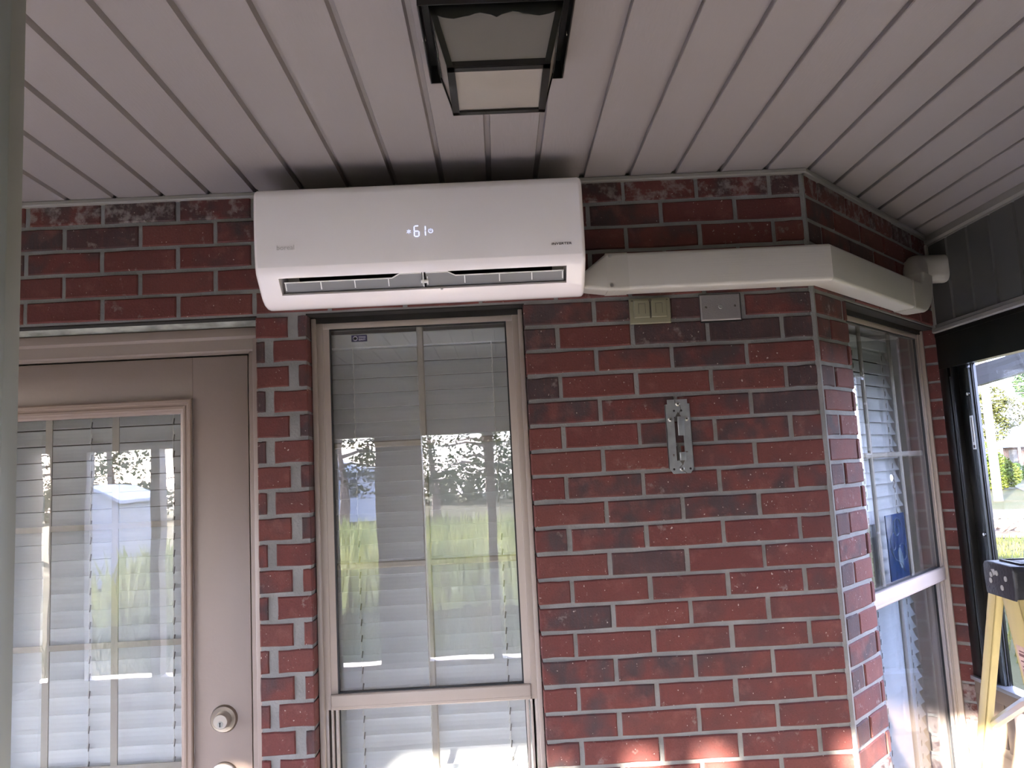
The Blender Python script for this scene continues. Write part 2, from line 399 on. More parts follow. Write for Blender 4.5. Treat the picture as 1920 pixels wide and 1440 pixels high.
# ---- wall_corner (45 degree brick wall with the second window)
AS0, AS1, AEND = .228, 1.073, 1.165
wa = empty('wall_corner', (.6, 0, ZFLOOR), 'red brick wall turning away at 45 degrees beside the black frame', None, None, 'structure', TA)
m = MB(TA)
m.box(0, AEND, g, .11, 0, .40); m.box(0, AS0-.004, g, .11, ZFLOOR, 0); m.box(AS1+.004, AEND, g, .11, ZFLOOR, 0); m.box(AS0-.004, AS1+.004, g, .11, ZFLOOR, -1.80)
m.build('mortar', 'mortar', wa)
m = MB(TA); m.box(-.0005, .010, .001, .03, ZFLOOR, .34); m.build('mortar', 'mortar', wa)
RA = PI/4
for r in range(0, 19):
    if r % 2 == 0:
        brick(wa, TA, RA, .010, .196, r, RB.choice((.1, .2, .3, .1))); brick(wa, TA, RA, .208, AS0-.0005, r, .2)
    else:
        brick(wa, TA, RA, .010, .091, r, RB.choice((.3, .6, .85, .9))); brick(wa, TA, RA, .104, AS0-.0005, r, RB.choice((.05, .1, .2)))
    brick(wa, TA, RA, AS1+.0005, AEND, r, RB.choice((0, .1, .15, .3)))
for r in range(-5, 0): course(wa, TA, RA, r, .010-.0055, AEND, r % 2 == 0, eff=.8 if r == -5 else 0)
m = MB(TA)
for r in range(19, 33): course(wa, TA, RA, r, .01, AS0 if r < 27 else AEND, r % 2 == 0, stuff=m)
for r in range(19, 27): brick(wa, TA, RA, AS1+.0005, AEND, r, stuff=m)
m.build('lower_bricks', 'brick', wa, 'stuff')
m = MB(TA); m.box(AS0-.03, AS1+.03, .008, .10, -.004, .004); m.box(AS0, AS1, .05, .058, -.02, .03); m.build('lintel', 'steel_lintel', wa)

# ------------------------------------------------------------------ ceiling
ce = empty('ceiling', (-.9, -1.5, .34), 'pale grey grooved vinyl soffit boards running towards the brick wall', None, None, 'structure')
PW = .1268; x = .0955 - PW*27
YF = -3.42
while x < 1.60:
    ye = .012 if x < XC - .12 else min(.93, x + PW - XC + .03)
    m = MB(); w1 = x + PW
    prof = [(x+.0008, .3420), (x+.002, .3395), (x+.1130, .3395), (x+.1165, .3520), (w1+.0008, .3520), (w1+.0008, .360), (x+.0008, .360)]
    m.prism(prof, YF, ye, 'y'); m.build('soffit_board', 'soffit', ce); x += PW
m = MB(); m.box(-3.9, 2.0, -4.0, .12, .42, .50); m.build('roof_deck', 'plaster', ce)
# J-channel trim under the soffit
def jtrim(name, T, a0, a1):
    m = MB(T); m.prism([(.004, .326), (-.012, .326), (-.014, .329), (-.014, .338), (-.006, .339), (.004, .339)], a0, a1, 'x'); o = m.build(name, 'trim_white', None, 'structure', smooth=False)
    return o
tag(jtrim('trim_1', TM, -3.3, XC+.006), 'thin pale channel where ceiling meets the long brick wall')
tag(jtrim('trim_2', TA, -.006, 1.06), 'thin pale channel where ceiling meets the angled brick wall')

# ------------------------------------------------------------------ house interior shell
hr = empty('wall_interior', (-.9, 3, ZFLOOR), 'dim plain walls of the room behind the blinds', None, None, 'structure')
m = MB(); m.box(-3.4, 1.62, 4.5, 4.6, ZFLOOR, .45); m.box(-3.5, -3.4, .1, 4.6, ZFLOOR, .45); m.box(-3.4, 1.62, .1, 4.6, .42, .47); m.box(-3.4, 1.62, .1, 4.6, ZFLOOR-.1, ZFLOOR); m.build('room_shell', 'room', hr)
m = MB(); m.box(1.52, 1.62, .83, 4.6, ZFLOOR-.2, .45); m.build('side_wall', 'house_brick', hr)
m = MB(); m.box(-9, 1.62, 4.6, 11, ZFLOOR-.2, .45); m.build('house_body', 'house_brick', hr)  # out of view, lengthened so the house shadow reaches the lawn
m = MB(); m.prism([(-9.6, .50), (-3.7, 2.9), (1.95, .50)], .13, 11.4, 'y'); m.build('house_roof', 'shed_roof', hr)  # unseen roof added to widen the house shadow on the lawn

# ------------------------------------------------------------------ windows
def window(name, T, s0, s1, zt, zb, zr0, zr1, mv, mh, lmv, lmh, yr, label):
    """s0,s1 opening; zt,zb head and foot; zr0,zr1 meeting rail; mv,mh muntins of the upper sash, lmv/lmh of the lower"""
    w = empty(name, ((s0+s1)/2, yr, zb), label, None, None, 'structure', T)
    fw_ = .030
    m = MB(T)
    m.box(s0, s0+.012, yr-.012, yr+.07, zb, zt); m.box(s1-.012, s1, yr-.012, yr+.07, zb, zt); m.box(s0, s1, yr-.004, yr+.07, zt-.012, zt); m.box(s0, s1, yr-.012, yr+.07, zb, zb+.03)
    m.build('outer_frame', 'frame_tan', w, bevel=.0012)
    m = MB(T); yb = yr
    a, b = s0+.010, s1-.010; t = zt-.010
    m.prism([(a, yb), (a+fw_*.62, yb-.002), (a+fw_*.62, yb+.003), (a+fw_+.006, yb+.003), (a+fw_+.006, yb+.03), (a, yb+.03)], zr1, t, 'z')
    m.prism([(b, yb), (b-fw_*.62, yb-.002), (b-fw_*.62, yb+.003), (b-fw_-.006, yb+.003), (b-fw_-.006, yb+.03), (b, yb+.03)], zr1, t, 'z')
    m.box(a, b, yb+.001, yb+.03, t-.018, t)
    m.build('upper_sash', 'frame_tan', w, bevel=.001)
    m = MB(T); m.cbox(a+.018, b-.018, yb-.008, yb+.03, zr1, zr0, .003); m.box(a+.018, b-.018, yb-.0086, yb, zr1+.008, zr1+.0092); m.build('meeting_rail', 'frame_tan', w, bevel=.001)
    ga, gb, gt = a+fw_+.006, b-fw_-.006, t-.018
    m = MB(T)
    for q in ((ga-.001, ga+.004, zr0, gt), (gb-.004, gb+.001, zr0, gt)): m.box(q[0], q[1], yb+.004, yb+.012, q[2], q[3])
    m.box(ga, gb, yb+.004, yb+.012, gt-.003, gt); m.box(ga, gb, yb+.004, yb+.012, zr0, zr0+.003); m.build('gasket', 'gasket', w)
    m = MB(T); m.box(ga, gb, yb+.014, yb+.0155, zr0, gt); m.build('pane', 'glass_house', w)
    for x in mv:
        m = MB(T); m.prism([(x-.0095, yb+.022), (x-.006, yb+.018), (x+.006, yb+.018), (x+.0095, yb+.022), (x+.006, yb+.028), (x-.006, yb+.028)], zr0, gt, 'z'); m.build('muntin', 'muntin', w)
    for z in mh:
        m = MB(T); m.prism([(yb+.022, z-.009), (yb+.0185, z-.005), (yb+.0185, z+.005), (yb+.022, z+.009), (yb+.027, z+.005), (yb+.027, z-.005)], ga, gb, 'x'); m.build('muntin', 'muntin', w)
    # lower sash sits deeper
    yl = yb+.024
    m = MB(T)
    for s, e in ((1, a), (-1, b)):
        m.box(min(e, e+s*.010), max(e, e+s*.010), yb+.004, yb+.06, zb+.03, zr1); m.box(min(e+s*.016, e+s*.022), max(e+s*.016, e+s*.022), yb+.006, yb+.06, zb+.03, zr1)
        m.box(min(e+s*.026, e+s*.034), max(e+s*.026, e+s*.034), yl-.010, yl+.02, zb+.03, zr1)
    m.box(a+.02, b-.02, yl, yl+.02, zb+.03, zb+.07)
    m.build('lower_sash', 'frame_tan', w, bevel=.0008)
    la, lb = a+.033, b-.033
    m = MB(T); m.box(la, la+.003, yl+.001, yl+.008, zb+.07, zr1); m.box(lb-.003, lb, yl+.001, yl+.008, zb+.07, zr1); m.build('gasket', 'gasket', w)
    m = MB(T); m.box(la, lb, yl+.008, yl+.0095, zb+.07, zr1); m.build('pane', 'glass_house', w)
    for x in lmv:
        m = MB(T); m.prism([(x-.0095, yl+.016), (x-.006, yl+.012), (x+.006, yl+.012), (x+.0095, yl+.016), (x+.006, yl+.022), (x-.006, yl+.022)], zb+.07, zr1, 'z'); m.build('muntin', 'muntin', w)
    for z in lmh:
        m = MB(T); m.prism([(yl+.016, z-.009), (yl+.0125, z-.005), (yl+.0125, z+.005), (yl+.016, z+.009), (yl+.021, z+.005), (yl+.021, z-.005)], la, lb, 'x'); m.build('muntin', 'muntin', w)
    # interior jamb boards
    m = MB(T); m.box(s0-.004, s0+.006, yr+.07, yr+.16, zb, zt); m.box(s1-.006, s1+.004, yr+.07, yr+.16, zb, zt); m.box(s0, s1, yr+.07, yr+.16, zt-.006, zt+.004); m.box(s0, s1, yr+.07, yr+.16, zb-.01, zb); m.build('inner_jamb', 'plaster', w)
    return w
w1 = window('window_1', TM, VX0+.001, VX1-.001, -.008, -2.02, -1.006, -1.045, (-.3777,), (-.358, -.682), (-.3777,), (-1.36, -1.68), .055,
            'tall tan framed sash window with white blinds under the air conditioner')
w2 = window('window_2', TA, AS0+.001, AS1-.001, -.008, -1.80, -.868, -.914, (.515, .79), (-.458,), (.70,), (), .055,
            'tan framed sash window in the angled brick wall beside the black frame')
m = MB(TA); m.box(AS0+.03, AS1-.03, .066, .067, -1.76, -.914); m.build('insect_screen', 'screen_mesh', w2)
# sticker on the upper pane of window 1
m = MB(); m.box(-.5655, -.5225, .0645, .0650, -.0730, -.0545); st = m.build('pane_sticker', 'sticker_navy', w1, label='small navy sticker with pale print on the glass')
m = MB(); m.lathe((-.5550, .0642, -.0640), [(.0048, 0), (.0066, 0), (.0066, .0003), (.0048, .0003), (.0048, 0)], 18); m.lathe((-.5550, .0642, -.064), [(.0001, 0), (.0024, 0), (.0024, .0003), (.0001, .0003)], 6)
m.box(-.5455, -.5260, .0642, .0645, -.0600, -.0588); m.box(-.5455, -.5260, .0642, .0645, -.0630, -.0618)
m.build('sticker_emblem', 'sticker_print', st)
text_mesh('sticker_text', 'QUALITY', .0058, 'sticker_print', TM, -.5457, .0640, -.0695, st, .0001, 1, 0, .0002, .80)

# ---- blinds
def blind(T, s0, s1, y, zt, zb, pitch, cords, label, wallname, val=.042, tilt=64, group=None, zoff=0, cordz=None):
    b = empty('window_blind', ((s0+s1)/2, y, zb), label, 'blind', group, None, T)
    m = MB(T); m.cbox(s0, s1, y-.006, y+.030, zt-val, zt, .003); m.build('headrail', 'blind', b)
    m = MB(T); m.cbox(s0, s1, y-.012, y+.012, zb, zb+.018, .004); m.build('bottom_rail', 'blind', b)
    # one curved slat, shared
    L = s1-s0; wdt = .0470; th = math.radians(tilt); me = None; rz = 0 if T is TM else RA
    prof = []
    for k in range(5):
        u = (k/4-.5)*wdt; bow = .0030*(1-(2*u/wdt)**2)
        prof.append((u*math.cos(th)+bow*math.sin(th), u*math.sin(th)-bow*math.cos(th)*0))
    prof2 = prof + [(p[0]+.0022*math.sin(th), p[1]-.0010) for p in reversed(prof)]
    n = len(prof2); vs = [(-L/2, u, v) for u, v in prof2] + [(L/2, u, v) for u, v in prof2]
    fs = [(i, (i+1) % n, n+(i+1) % n, n+i) for i in range(n)] + [tuple(range(n-1, -1, -1)), tuple(range(n, 2*n))]
    me = bpy.data.meshes.new('slat'); me.from_pydata(vs, [], fs); me.materials.append(MT['blind'])
    bm = bmesh.new(); bm.from_mesh(me); bmesh.ops.recalc_face_normals(bm, faces=bm.faces); bm.to_mesh(me); bm.free()
    z = zt - val - pitch*.55 + zoff; R = random.Random(5)
    while z > zb + .03:
        inst('slat', me, T((s0+s1)/2, y + R.uniform(-.0012, .0012), z), b, rz); z -= pitch
    for x in cords:
        m = MB(T); m.tube([(x, y-.0150, zt-val), (x+.001, y-.0150, (zt+zb)/2), (x, y-.0150, zb+.02)], .0013, 5)
        zz = zt-val-.01; k = 0
        while zz > zb+.03:
            m.tube([(x+.003, y-.017, zz), (x-.003, y-.015, zz-pitch*.5)], .0011, 4); zz -= pitch
        m.build('ladder_cord', 'cord', b, 'stuff')
        m = MB(T); zz = zt-val-.02 if cordz is None else cordz
        while zz > zb+.03:
            m.tube([(x+.004, y-.0165, zz), (x+.0015, y-.0165, zz-pitch*.42)], .0017, 4); zz -= pitch
        m.build('lift_cord', 'cord_dark', b, 'stuff')
    return b
blind(TM, -.640, -.118, .150, -.036, -1.99, .0424, (-.575, -.392, -.180), 'white slatted blind behind the tall tan window under the air conditioner', w1, cordz=-.62)
blind(TA, .262, 1.000, .160, -.036, -1.76, .0435, (.36, .62, .90), 'white slatted blind behind the window in the angled brick wall', w2, tilt=68)

# blue hanging panel and hook on window 2
bp_ = empty('suncatcher', (.70, .082, -.868), 'blue glass hanging panel with pale swirls low in the angled window', 'suncatcher', None, None, TA)
m = MB(TA); m.box(.600, .775, .081, .085, -.866, -.655); m.build('glass_sheet', 'sun_blue', bp_, bevel=.001)
m = MB(TA)
R = random.Random(4)
def swirl(cx, cz, r0, turns, a0, n=22, sx=1):
    return [(cx + sx*r0*(1-.8*k/n)*math.cos(a0+turns*2*PI*k/n), .0795, cz + r0*(1-.8*k/n)*math.sin(a0+turns*2*PI*k/n)) for k in range(n+1)]
m.tube(swirl(.690, -.705, .042, 1.1, .3), .0018, 5); m.tube(swirl(.730, -.79, .040, -.9, 2.4), .0016, 5); m.tube(swirl(.65, -.75, .036, .9, 1.4), .0014, 5)
m.tube([(.615, .0795, -.76), (.65, .0795, -.80), (.70, .0795, -.815), (.735, .0795, -.85)], .0016, 5)
m.sweep([[(.70+.02*math.cos(a)*k, .0795+(.001 if q else 0), -.80+.035*math.sin(a)*k-.01*math.cos(a)) for a in [i*PI/5 for i in range(10)]] for k, q in ((.01, 0), (1, 0), (1, 1), (.01, 1))])
m.build('swirl', 'sun_pale', bp_, smooth=True)
hk = empty('suction_hook', (.66, .068, -.56), 'small clear suction cup with a dark S hook on the angled window', 'hook', None, None, TA)
m = MB(TA); m.lathe((.66, .0660, -.535), [(.0003, 0), (.005, 0), (.009, .002), (.0125, .0045), (.0003, .0045)], 16); m.build('suction_cup', 'label_white', hk, smooth=True)
m = MB(TA); m.tube([(.66+.008*math.sin(t*1.0), .064, -.540-.034*t/6.28) if t < 0 else (.66+.009*math.sin(t), .064, -.540-.005*t) for t in [i*.45 for i in range(15)]], .0014, 5); m.build('hook', 'cord_dark', hk)

# ------------------------------------------------------------------ door
d1 = empty('door_1', ((DX0+DX1)/2, .08, ZFLOOR), 'tan painted entry door with a large glass lite and grid left of the brick pier', None, None, 'structure')
m = MB()    # casing (brick mould) with steps
for s, e in ((-1, -.8285), (1, -1.7815)):
    pass
cz = -.020
m.prism([(-.792, .050), (-.812, .046), (-.834, .052), (-.836, .058), (-.846, .058), (-.849, .064), (-.849, .12), (-.792, .12)], ZFLOOR, cz-.002, 'z')
m.prism([(-1.848, .050), (-1.828, .046), (-1.806, .052), (-1.804, .058), (-1.794, .058), (-1.791, .064), (-1.791, .12), (-1.848, .12)], ZFLOOR, cz-.002, 'z')
m.build('door_casing', 'door_paint', d1, bevel=.0008)
m = MB()
m.prism([(.048, cz), (.042, cz-.004), (.042, cz-.026), (.052, cz-.032), (.052, cz-.062), (.058, cz-.066), (.058, cz-.071), (.12, cz-.071), (.12, cz)], -1.848, -.792, 'x'); m.build('head_casing', 'door_paint', d1, bevel=.0008)
m = MB(); m.prism([(.040, -.0045), (.046, -.020), (.10, -.020), (.10, -.0045)], -1.848, -.800, 'x'); m.build('caulk_strip', 'caulk', d1)
SL0, SL1, ST = -1.787, -.8525, -.0955
m = MB(); LX0, LX1, LZ1, LZ0 = -1.607, -1.003, -.2085, -1.880
m.box(SL0, LX0, .066, .110, ZFLOOR+.01, ST); m.box(LX1, SL1, .066, .110, ZFLOOR+.01, ST); m.box(LX0, LX1, .066, .110, LZ1, ST); m.box(LX0, LX1, .066, .110, ZFLOOR+.01, LZ0)
m.build('door_slab', 'door_paint', d1, bevel=.0015)
m = MB(); m.box(SL0-.004, SL1+.004, .085, .12, ST-.001, ST+.006); m.box(SL1, SL1+.004, .085, .12, ZFLOOR, ST); m.build('weatherstrip', 'gasket', d1)
m = MB()   # moulded lite frame
GX0, GX1, GZ1, GZ0 = LX0+.032, LX1-.032, LZ1-.040, LZ0+.032
def ring(m, o0, o1, y0, y1):
    ax0, ax1, az0, az1 = o0; bx0, bx1, bz0, bz1 = o1
    vs = [(ax0, y0, az0), (ax1, y0, az0), (ax1, y0, az1), (ax0, y0, az1), (bx0, y1, bz0), (bx1, y1, bz0), (bx1, y1, bz1), (bx0, y1, bz1)]
    m.add(vs, [(i, (i+1) % 4, 4+(i+1) % 4, 4+i) for i in range(4)])
steps = [(0, .066), (0, .056), (.003, .0535), (.009, .0535), (.011, .0575), (.014, .0575), (.017, .0555), (.022, .0555), (.024, .0585), (.028, .0600), (.032, .064), (.032, .085)]
for (i0, y0), (i1, y1) in zip(steps, steps[1:]):
    sc_ = lambda i: (LX0+i, LX1-i, LZ0+i, LZ1-i*1.25)
    ring(m, sc_(i0), sc_(i1), y0, y1)
m.build('lite_frame', 'door_lite', d1)
m = MB(); m.box(GX0, GX1, .068, .0695, GZ0, GZ1); m.build('pane', 'glass_house', d1)
gw = (GX1-GX0)/3
for k in (1, 2):
    x = GX0+gw*k; m = MB(); m.prism([(x-.009, .078), (x-.009, .074), (x+.009, .074), (x+.009, .078), (x+.005, .083), (x-.005, .083)], GZ0, GZ1, 'z'); m.build('muntin', 'muntin', d1)
for z in (-.5425, -.854, -1.166, -1.478):
    m = MB(); m.prism([(.0775, z-.008), (.0745, z-.008), (.0745, z+.008), (.0775, z+.008), (.082, z+.004), (.082, z-.004)], GX0, GX1, 'x'); m.build('muntin', 'muntin', d1)
m = MB(); m.lathe((-.925, .066, -1.054), [(.0001, -.006), (.020, -.006), (.032, -.008), (.0345, -.005), (.0355, 0), (.0001, 0)], 32); db = m.build('deadbolt', 'nickel_dark', d1, smooth=True, label='round satin nickel deadbolt')
m = MB(); m.lathe((-.925, .066, -1.054), [(.0001, -.030), (.0175, -.030), (.0190, -.027), (.0215, -.006), (.0001, -.006)], 28); m.build('cylinder_collar', 'nickel', db, smooth=True)
m = MB(); m.lathe((-.925, .0355, -1.060), [(.0001, -.001), (.0075, -.001), (.0080, .001), (.0001, .001)], 18); m.build('keyway_plug', 'screw', db, smooth=True)
m = MB(); m.prism([(-.9265, -1.066), (-.9235, -1.066), (-.9235, -1.0585), (-.9225, -1.0560), (-.925, -1.0545), (-.9275, -1.0560), (-.9265, -1.0585)], .0335, .0347, 'y'); m.build('keyhole', 'gasket', db)
m = MB(); m.lathe((-.925, .066, -1.196), [(.0001, -.006), (.028, -.008), (.034, -.004), (.035, 0), (.0001, 0)], 30); kb = m.build('door_knob', 'nickel_dark', d1, smooth=True, label='round satin nickel knob')
m = MB(); m.lathe((-.925, .066, -1.196), [(.0001, -.066), (.014, -.065), (.024, -.060), (.0275, -.050), (.027, -.040), (.020, -.030), (.012, -.024), (.011, -.006), (.0001, -.006)], 30); m.build('knob_ball', 'nickel', kb, smooth=True)
blind(TM, -1.640, -.985, .135, -.190, -1.90, .0452, (-1.545, -1.305, -1.078), 'white slatted blind behind the glass of the tan door', d1, val=.045, zoff=.012)

# ------------------------------------------------------------------ air conditioner
ax0, ax1 = -.7545, .0672
ac = empty('air_conditioner', (-.344, -.09, .010), 'white wall-mounted mini split air conditioner showing 61 above the window', 'air conditioner')
top = [(.0, .276), (-.160, .279), (-.176, .2775), (-.186, .272), (-.190, .262)]
face = [(-.1915, .20), (-.1905, .155), (-.1875, .110), (-.1835, .0790)]
low = [(-.178, .0640), (-.168, .0530)]
chin = [(-.134, .0180), (-.122, .0080), (-.104, -.0010), (-.080, -.0050), (-.06, -.0040), (-.015, .012), (0, .016)]
full = top + face + low + chin
ca, cb = -.6990, .0190      # louvre opening
m = MB()
def capd(prof, x0, x1, rl, rr):
    """extrude with rounded ends"""
    cx_ = -.08; cz_ = .14
    secs = []
    def sh(k): return [(p[0]*(1-k*.06) if p[0] < -.02 else p[0], p[1] + (cz_-p[1])*k*.035) for p in prof]
    L = []
    if rl: L += [(x0, 1), (x0+.002, .5), (x0+.006, .12), (x0+.012, 0)]
    else: L += [(x0, 0)]
    if rr: L += [(x1-.012, 0), (x1-.006, .12), (x1-.002, .5), (x1, 1)]
    else: L += [(x1, 0)]
    for x, k in L: secs.append([(x, y, z) for y, z in sh(k)])
    m.sweep(secs)
capd(full, ax0, ca, True, False); capd(full, cb, ax1, False, True)
cav = top + face + low + [(-.135, .078), (-.095, .085), (-.060, .062), (-.058, .035), (-.085, .018), (-.126, .0245)] + chin
m.prism(cav, ca, cb, 'x')
m.build('body', 'ac_white', ac, smooth=True)
m = MB()    # dark throat liner and grey scoop
m.prism([(-.136, .0785), (-.096, .0855), (-.061, .0625), (-.064, .060), (-.096, .082), (-.135, .075)], ca+.03, cb-.03, 'x'); m.build('outlet_throat', 'ac_dark', ac)
m = MB(); m.prism([(-.0590, .062), (-.0575, .036), (-.085, .0190), (-.126, .0258), (-.124, .0275), (-.086, .0215), (-.061, .037), (-.062, .060)], ca+.001, cb-.001, 'x'); m.build('outlet_scoop', 'ac_duct', ac)
m = MB()    # front panel
pf = [(-.184, .2745), (-.1905, .268), (-.1925, .255), (-.1942, .225), (-.1945, .190), (-.1935, .155), (-.1915, .125), (-.1888, .100), (-.1850, .0775), (-.1815, .0785), (-.184, .1000), (-.186, .13), (-.186, .26), (-.182, .27)]
m.prism(pf, ax0+.010, ax1-.010, 'x'); m.build('front_panel', 'ac_panel', ac, smooth=True)
# dark tube mouth slots in the throat
m = MB()
for x0, x1 in ((-.655, -.520), (-.515, -.385), (-.250, -.075)):
    m = MB(); m.box(x0, x1, -.1300, -.1280, .0625, .0765); m.build('throat_slot', 'ac_dark', ac)
# vanes
def vane(x0, x1, step, side):
    vm = MB()
    if side < 0: out = [(x0, .0265), (x1, .0265), (x1, .0560), (x1-.055, .0560), (x1-.075, .0475), (x0, .0475)]
    else: out = [(x0, .0265), (x1, .0265), (x1, .0475), (x0+.075, .0475), (x0+.055, .0560), (x0, .0560)]
    tilt = lambda x, z, y: (x, y - (z-.027)*.75, z)
    n = len(out); vs = [tilt(x, z, -.1290) for x, z in out] + [tilt(x, z, -.1262) for x, z in out]
    vm.add(vs, [tuple(range(n)), tuple(range(2*n-1, n-1, -1))] + [(i, (i+1) % n, n+(i+1) % n, n+i) for i in range(n)])
    v = vm.build('vane', 'ac_vane', ac)
    e = MB(); P = [tilt(x, z, -.1285) for x, z in (out[2:] if side < 0 else [out[2], out[3], out[4], out[5]])]
    for a, b in zip(P, P[1:]):
        a = Vector(a); b = Vector(b); e.add([tuple(a+Vector((0, -.003, -.0012))), tuple(b+Vector((0, -.003, -.0012))), tuple(b+Vector((0, -.003, .0012))), tuple(a+Vector((0, -.003, .0012))),
              tuple(a+Vector((0, .002, -.0012))), tuple(b+Vector((0, .002, -.0012))), tuple(b+Vector((0, .002, .0012))), tuple(a+Vector((0, .002, .0012)))],
              [(0, 1, 2, 3), (4, 7, 6, 5), (0, 4, 5, 1), (3, 2, 6, 7), (0, 3, 7, 4), (1, 5, 6, 2)])
    e.build('vane_edge', 'ac_vane_edge', v)
    return v
vl = vane(ca+.008, -.3460, 1, -1); vr = vane(-.3360, cb-.006, 1, 1)
for x, v in ((-.688, vl), (-.600, vl), (-.515, vl), (-.430, vl), (-.332, vr), (-.238, vr), (-.150, vr), (-.068, vr), (.010, vr)):
    e = MB(); e.prism([(-.146, .0475), (-.1425, .0475), (-.132, .0300), (-.1345, .0300)], x-.0012, x+.0012, 'x'); e.build('vane_fin', 'ac_vane_edge', v)
m = MB(); m.box(-.3440, -.3405, -.150, -.120, .026, .0640); m.tube([(-.348, -.143, .036), (-.330, -.143, .036)], .0042, 10); m.build('vane_hinge', 'ac_vane_edge', ac, smooth=True)
m = MB(); m.tube([(-.300, -.1335, .0155), (-.294, -.1335, .0158)], .002, 6); m.build('drain_pip', 'logo_grey', ac)
m = MB(); m.box(-.692, -.372, -.1333, -.1320, .0172, .0186); m.build('chin_seam', 'logo_grey', ac)
for x0 in (-.64, -.54, -.44, -.34, -.24, -.14):
    m = MB(); m.box(x0-.012, x0+.012, -.1745, -.1600, .2772, .2795); m.build('top_clip', 'gasket', ac)
# display: snowflake, 61, power sign
yd = -.1948
def seg(m, x0, z0, x1, z1, w=.0024):
    d = Vector((x1-x0, z1-z0)); L = d.length; d /= L; n = Vector((-d.y, d.x))*w/2; e = d*w*.45
    P = [(x0+e.x*0, z0+e.y*0), (x0+e.x+n.x, z0+e.y+n.y), (x1-e.x+n.x, z1-e.y+n.y), (x1, z1), (x1-e.x-n.x, z1-e.y-n.y), (x0+e.x-n.x, z0+e.y-n.y)]
    m.prism(P, yd, yd+.0006, 'y')
dsp = MB(); zb, h, wd, sl_ = .1375, .0265, .0115, .0
def digit(x, segs):
    zm, zt = zb+h/2, zb+h; g_ = .0009
    D = {'a': (x+g_, zt, x+wd-g_, zt), 'b': (x+wd, zt-g_, x+wd, zm+g_), 'c': (x+wd, zm-g_, x+wd, zb+g_), 'd': (x+g_, zb, x+wd-g_, zb), 'e': (x, zm-g_, x, zb+g_), 'f': (x, zt-g_, x, zm+g_), 'g': (x+g_, zm, x+wd-g_, zm)}
    for s in segs: seg(dsp, *D[s])
digit(-.3555, 'acdefg'); digit(-.3395, 'bc')
dsp.build('temperature_digits', 'led', ac)
m = MB()
for k in range(6):
    a = k*PI/3 + PI/6; seg(m, -.3690+.0010*math.cos(a), .1505+.0010*math.sin(a), -.3690+.0060*math.cos(a), .1505+.0060*math.sin(a), .0009)
m.build('snowflake_sign', 'led', ac)
m = MB()
P = [(-.3150+.0052*math.cos(t), .1500+.0052*math.sin(t)) for t in [PI/2+.55+(2*PI-1.1)*k/14 for k in range(15)]]
for a, b in zip(P, P[1:]): seg(m, *a, *b, .0014)
seg(m, -.3150, .1500, -.3150, .1565, .0014); m.build('power_sign', 'led', ac)
text_mesh('maker_name', 'boreal', .0175, 'logo_grey', TM, -.6960, -.1930, .1185, ac, .0002, 1.0)
text_mesh('inverter_print', 'INVERTER', .0078, 'logo_dark', TM, -.0180, -.1908, .1010, ac, .0002, 1.05, .15, .0002, 1.38)

# ------------------------------------------------------------------ line cover duct
ld = empty('line_cover', (.45, -.035, .008), 'off-white plastic line cover duct wrapping the brick corner beside the air conditioner', 'duct')
def rsec(P, u, v, hu, hv, r=.010, n=3):
    """rounded rectangle loop centred at P in plane u,v"""
    out = []
    for (cu, cv, a0) in ((hu-r, hv-r, 0), (-hu+r, hv-r, 90), (-hu+r, -hv+r, 180), (hu-r, -hv+r, 270)):
        for k in range(n+1):
            a = math.radians(a0+90*k/n); out.append(tuple(P + u*(cu+r*math.cos(a)) + v*(cv+r*math.sin(a))))
    return out
UZ = Vector((0, 0, 1)); n1 = Vector((0, -1, 0)); n2 = Vector((C45, -C45, 0))
nm_ = (n1+n2).normalized(); mit = 1/math.cos(PI/8)
zc, hz, ht = .058, .050, .0345
m = MB()
def ctr(P0, nrm, k=1): return Vector(P0) + nrm*ht*k + UZ*zc
m.sweep([rsec(ctr((.189, 0, 0), n1), n1, UZ, ht, hz), rsec(Vector((XC, 0, 0)) + nm_*ht*mit + UZ*zc, nm_, UZ, ht*mit, hz)])
m.build('straight_cover', 'duct', ld, smooth=True)
m = MB(); E1 = Vector((XC+C45*.632, C45*.632, 0))
m.sweep([rsec(Vector((XC, 0, 0)) + nm_*ht*mit + UZ*zc, nm_, UZ, ht*mit, hz), rsec(ctr(E1, n2), n2, UZ, ht, hz)])
m.build('straight_cover', 'duct', ld, smooth=True)
m = MB(); m.sweep([rsec(ctr((.133, 0, 0), n1), n1, UZ, ht+.0015, hz+.0015), rsec(ctr((.1905, 0, 0), n1), n1, UZ, ht+.0015, hz+.0015)])
m.sweep([rsec(ctr((.0680, 0, 0), n1) - UZ*.020, n1, UZ, ht-.002, .020), rsec(ctr((.076, 0, 0), n1) - UZ*.018, n1, UZ, ht, .0235), rsec(ctr((.134, 0, 0), n1), n1, UZ, ht+.001, hz)])
m.build('end_fitting', 'duct_fitting', ld, smooth=True)
for x, z in ((.1440, .020), (.1440, .100)):
    m = MB(); m.tube([(x, -.0715, z), (x, -.0690, z)], .0048, 12); m.build('fitting_screw', 'screw', ld, smooth=True)
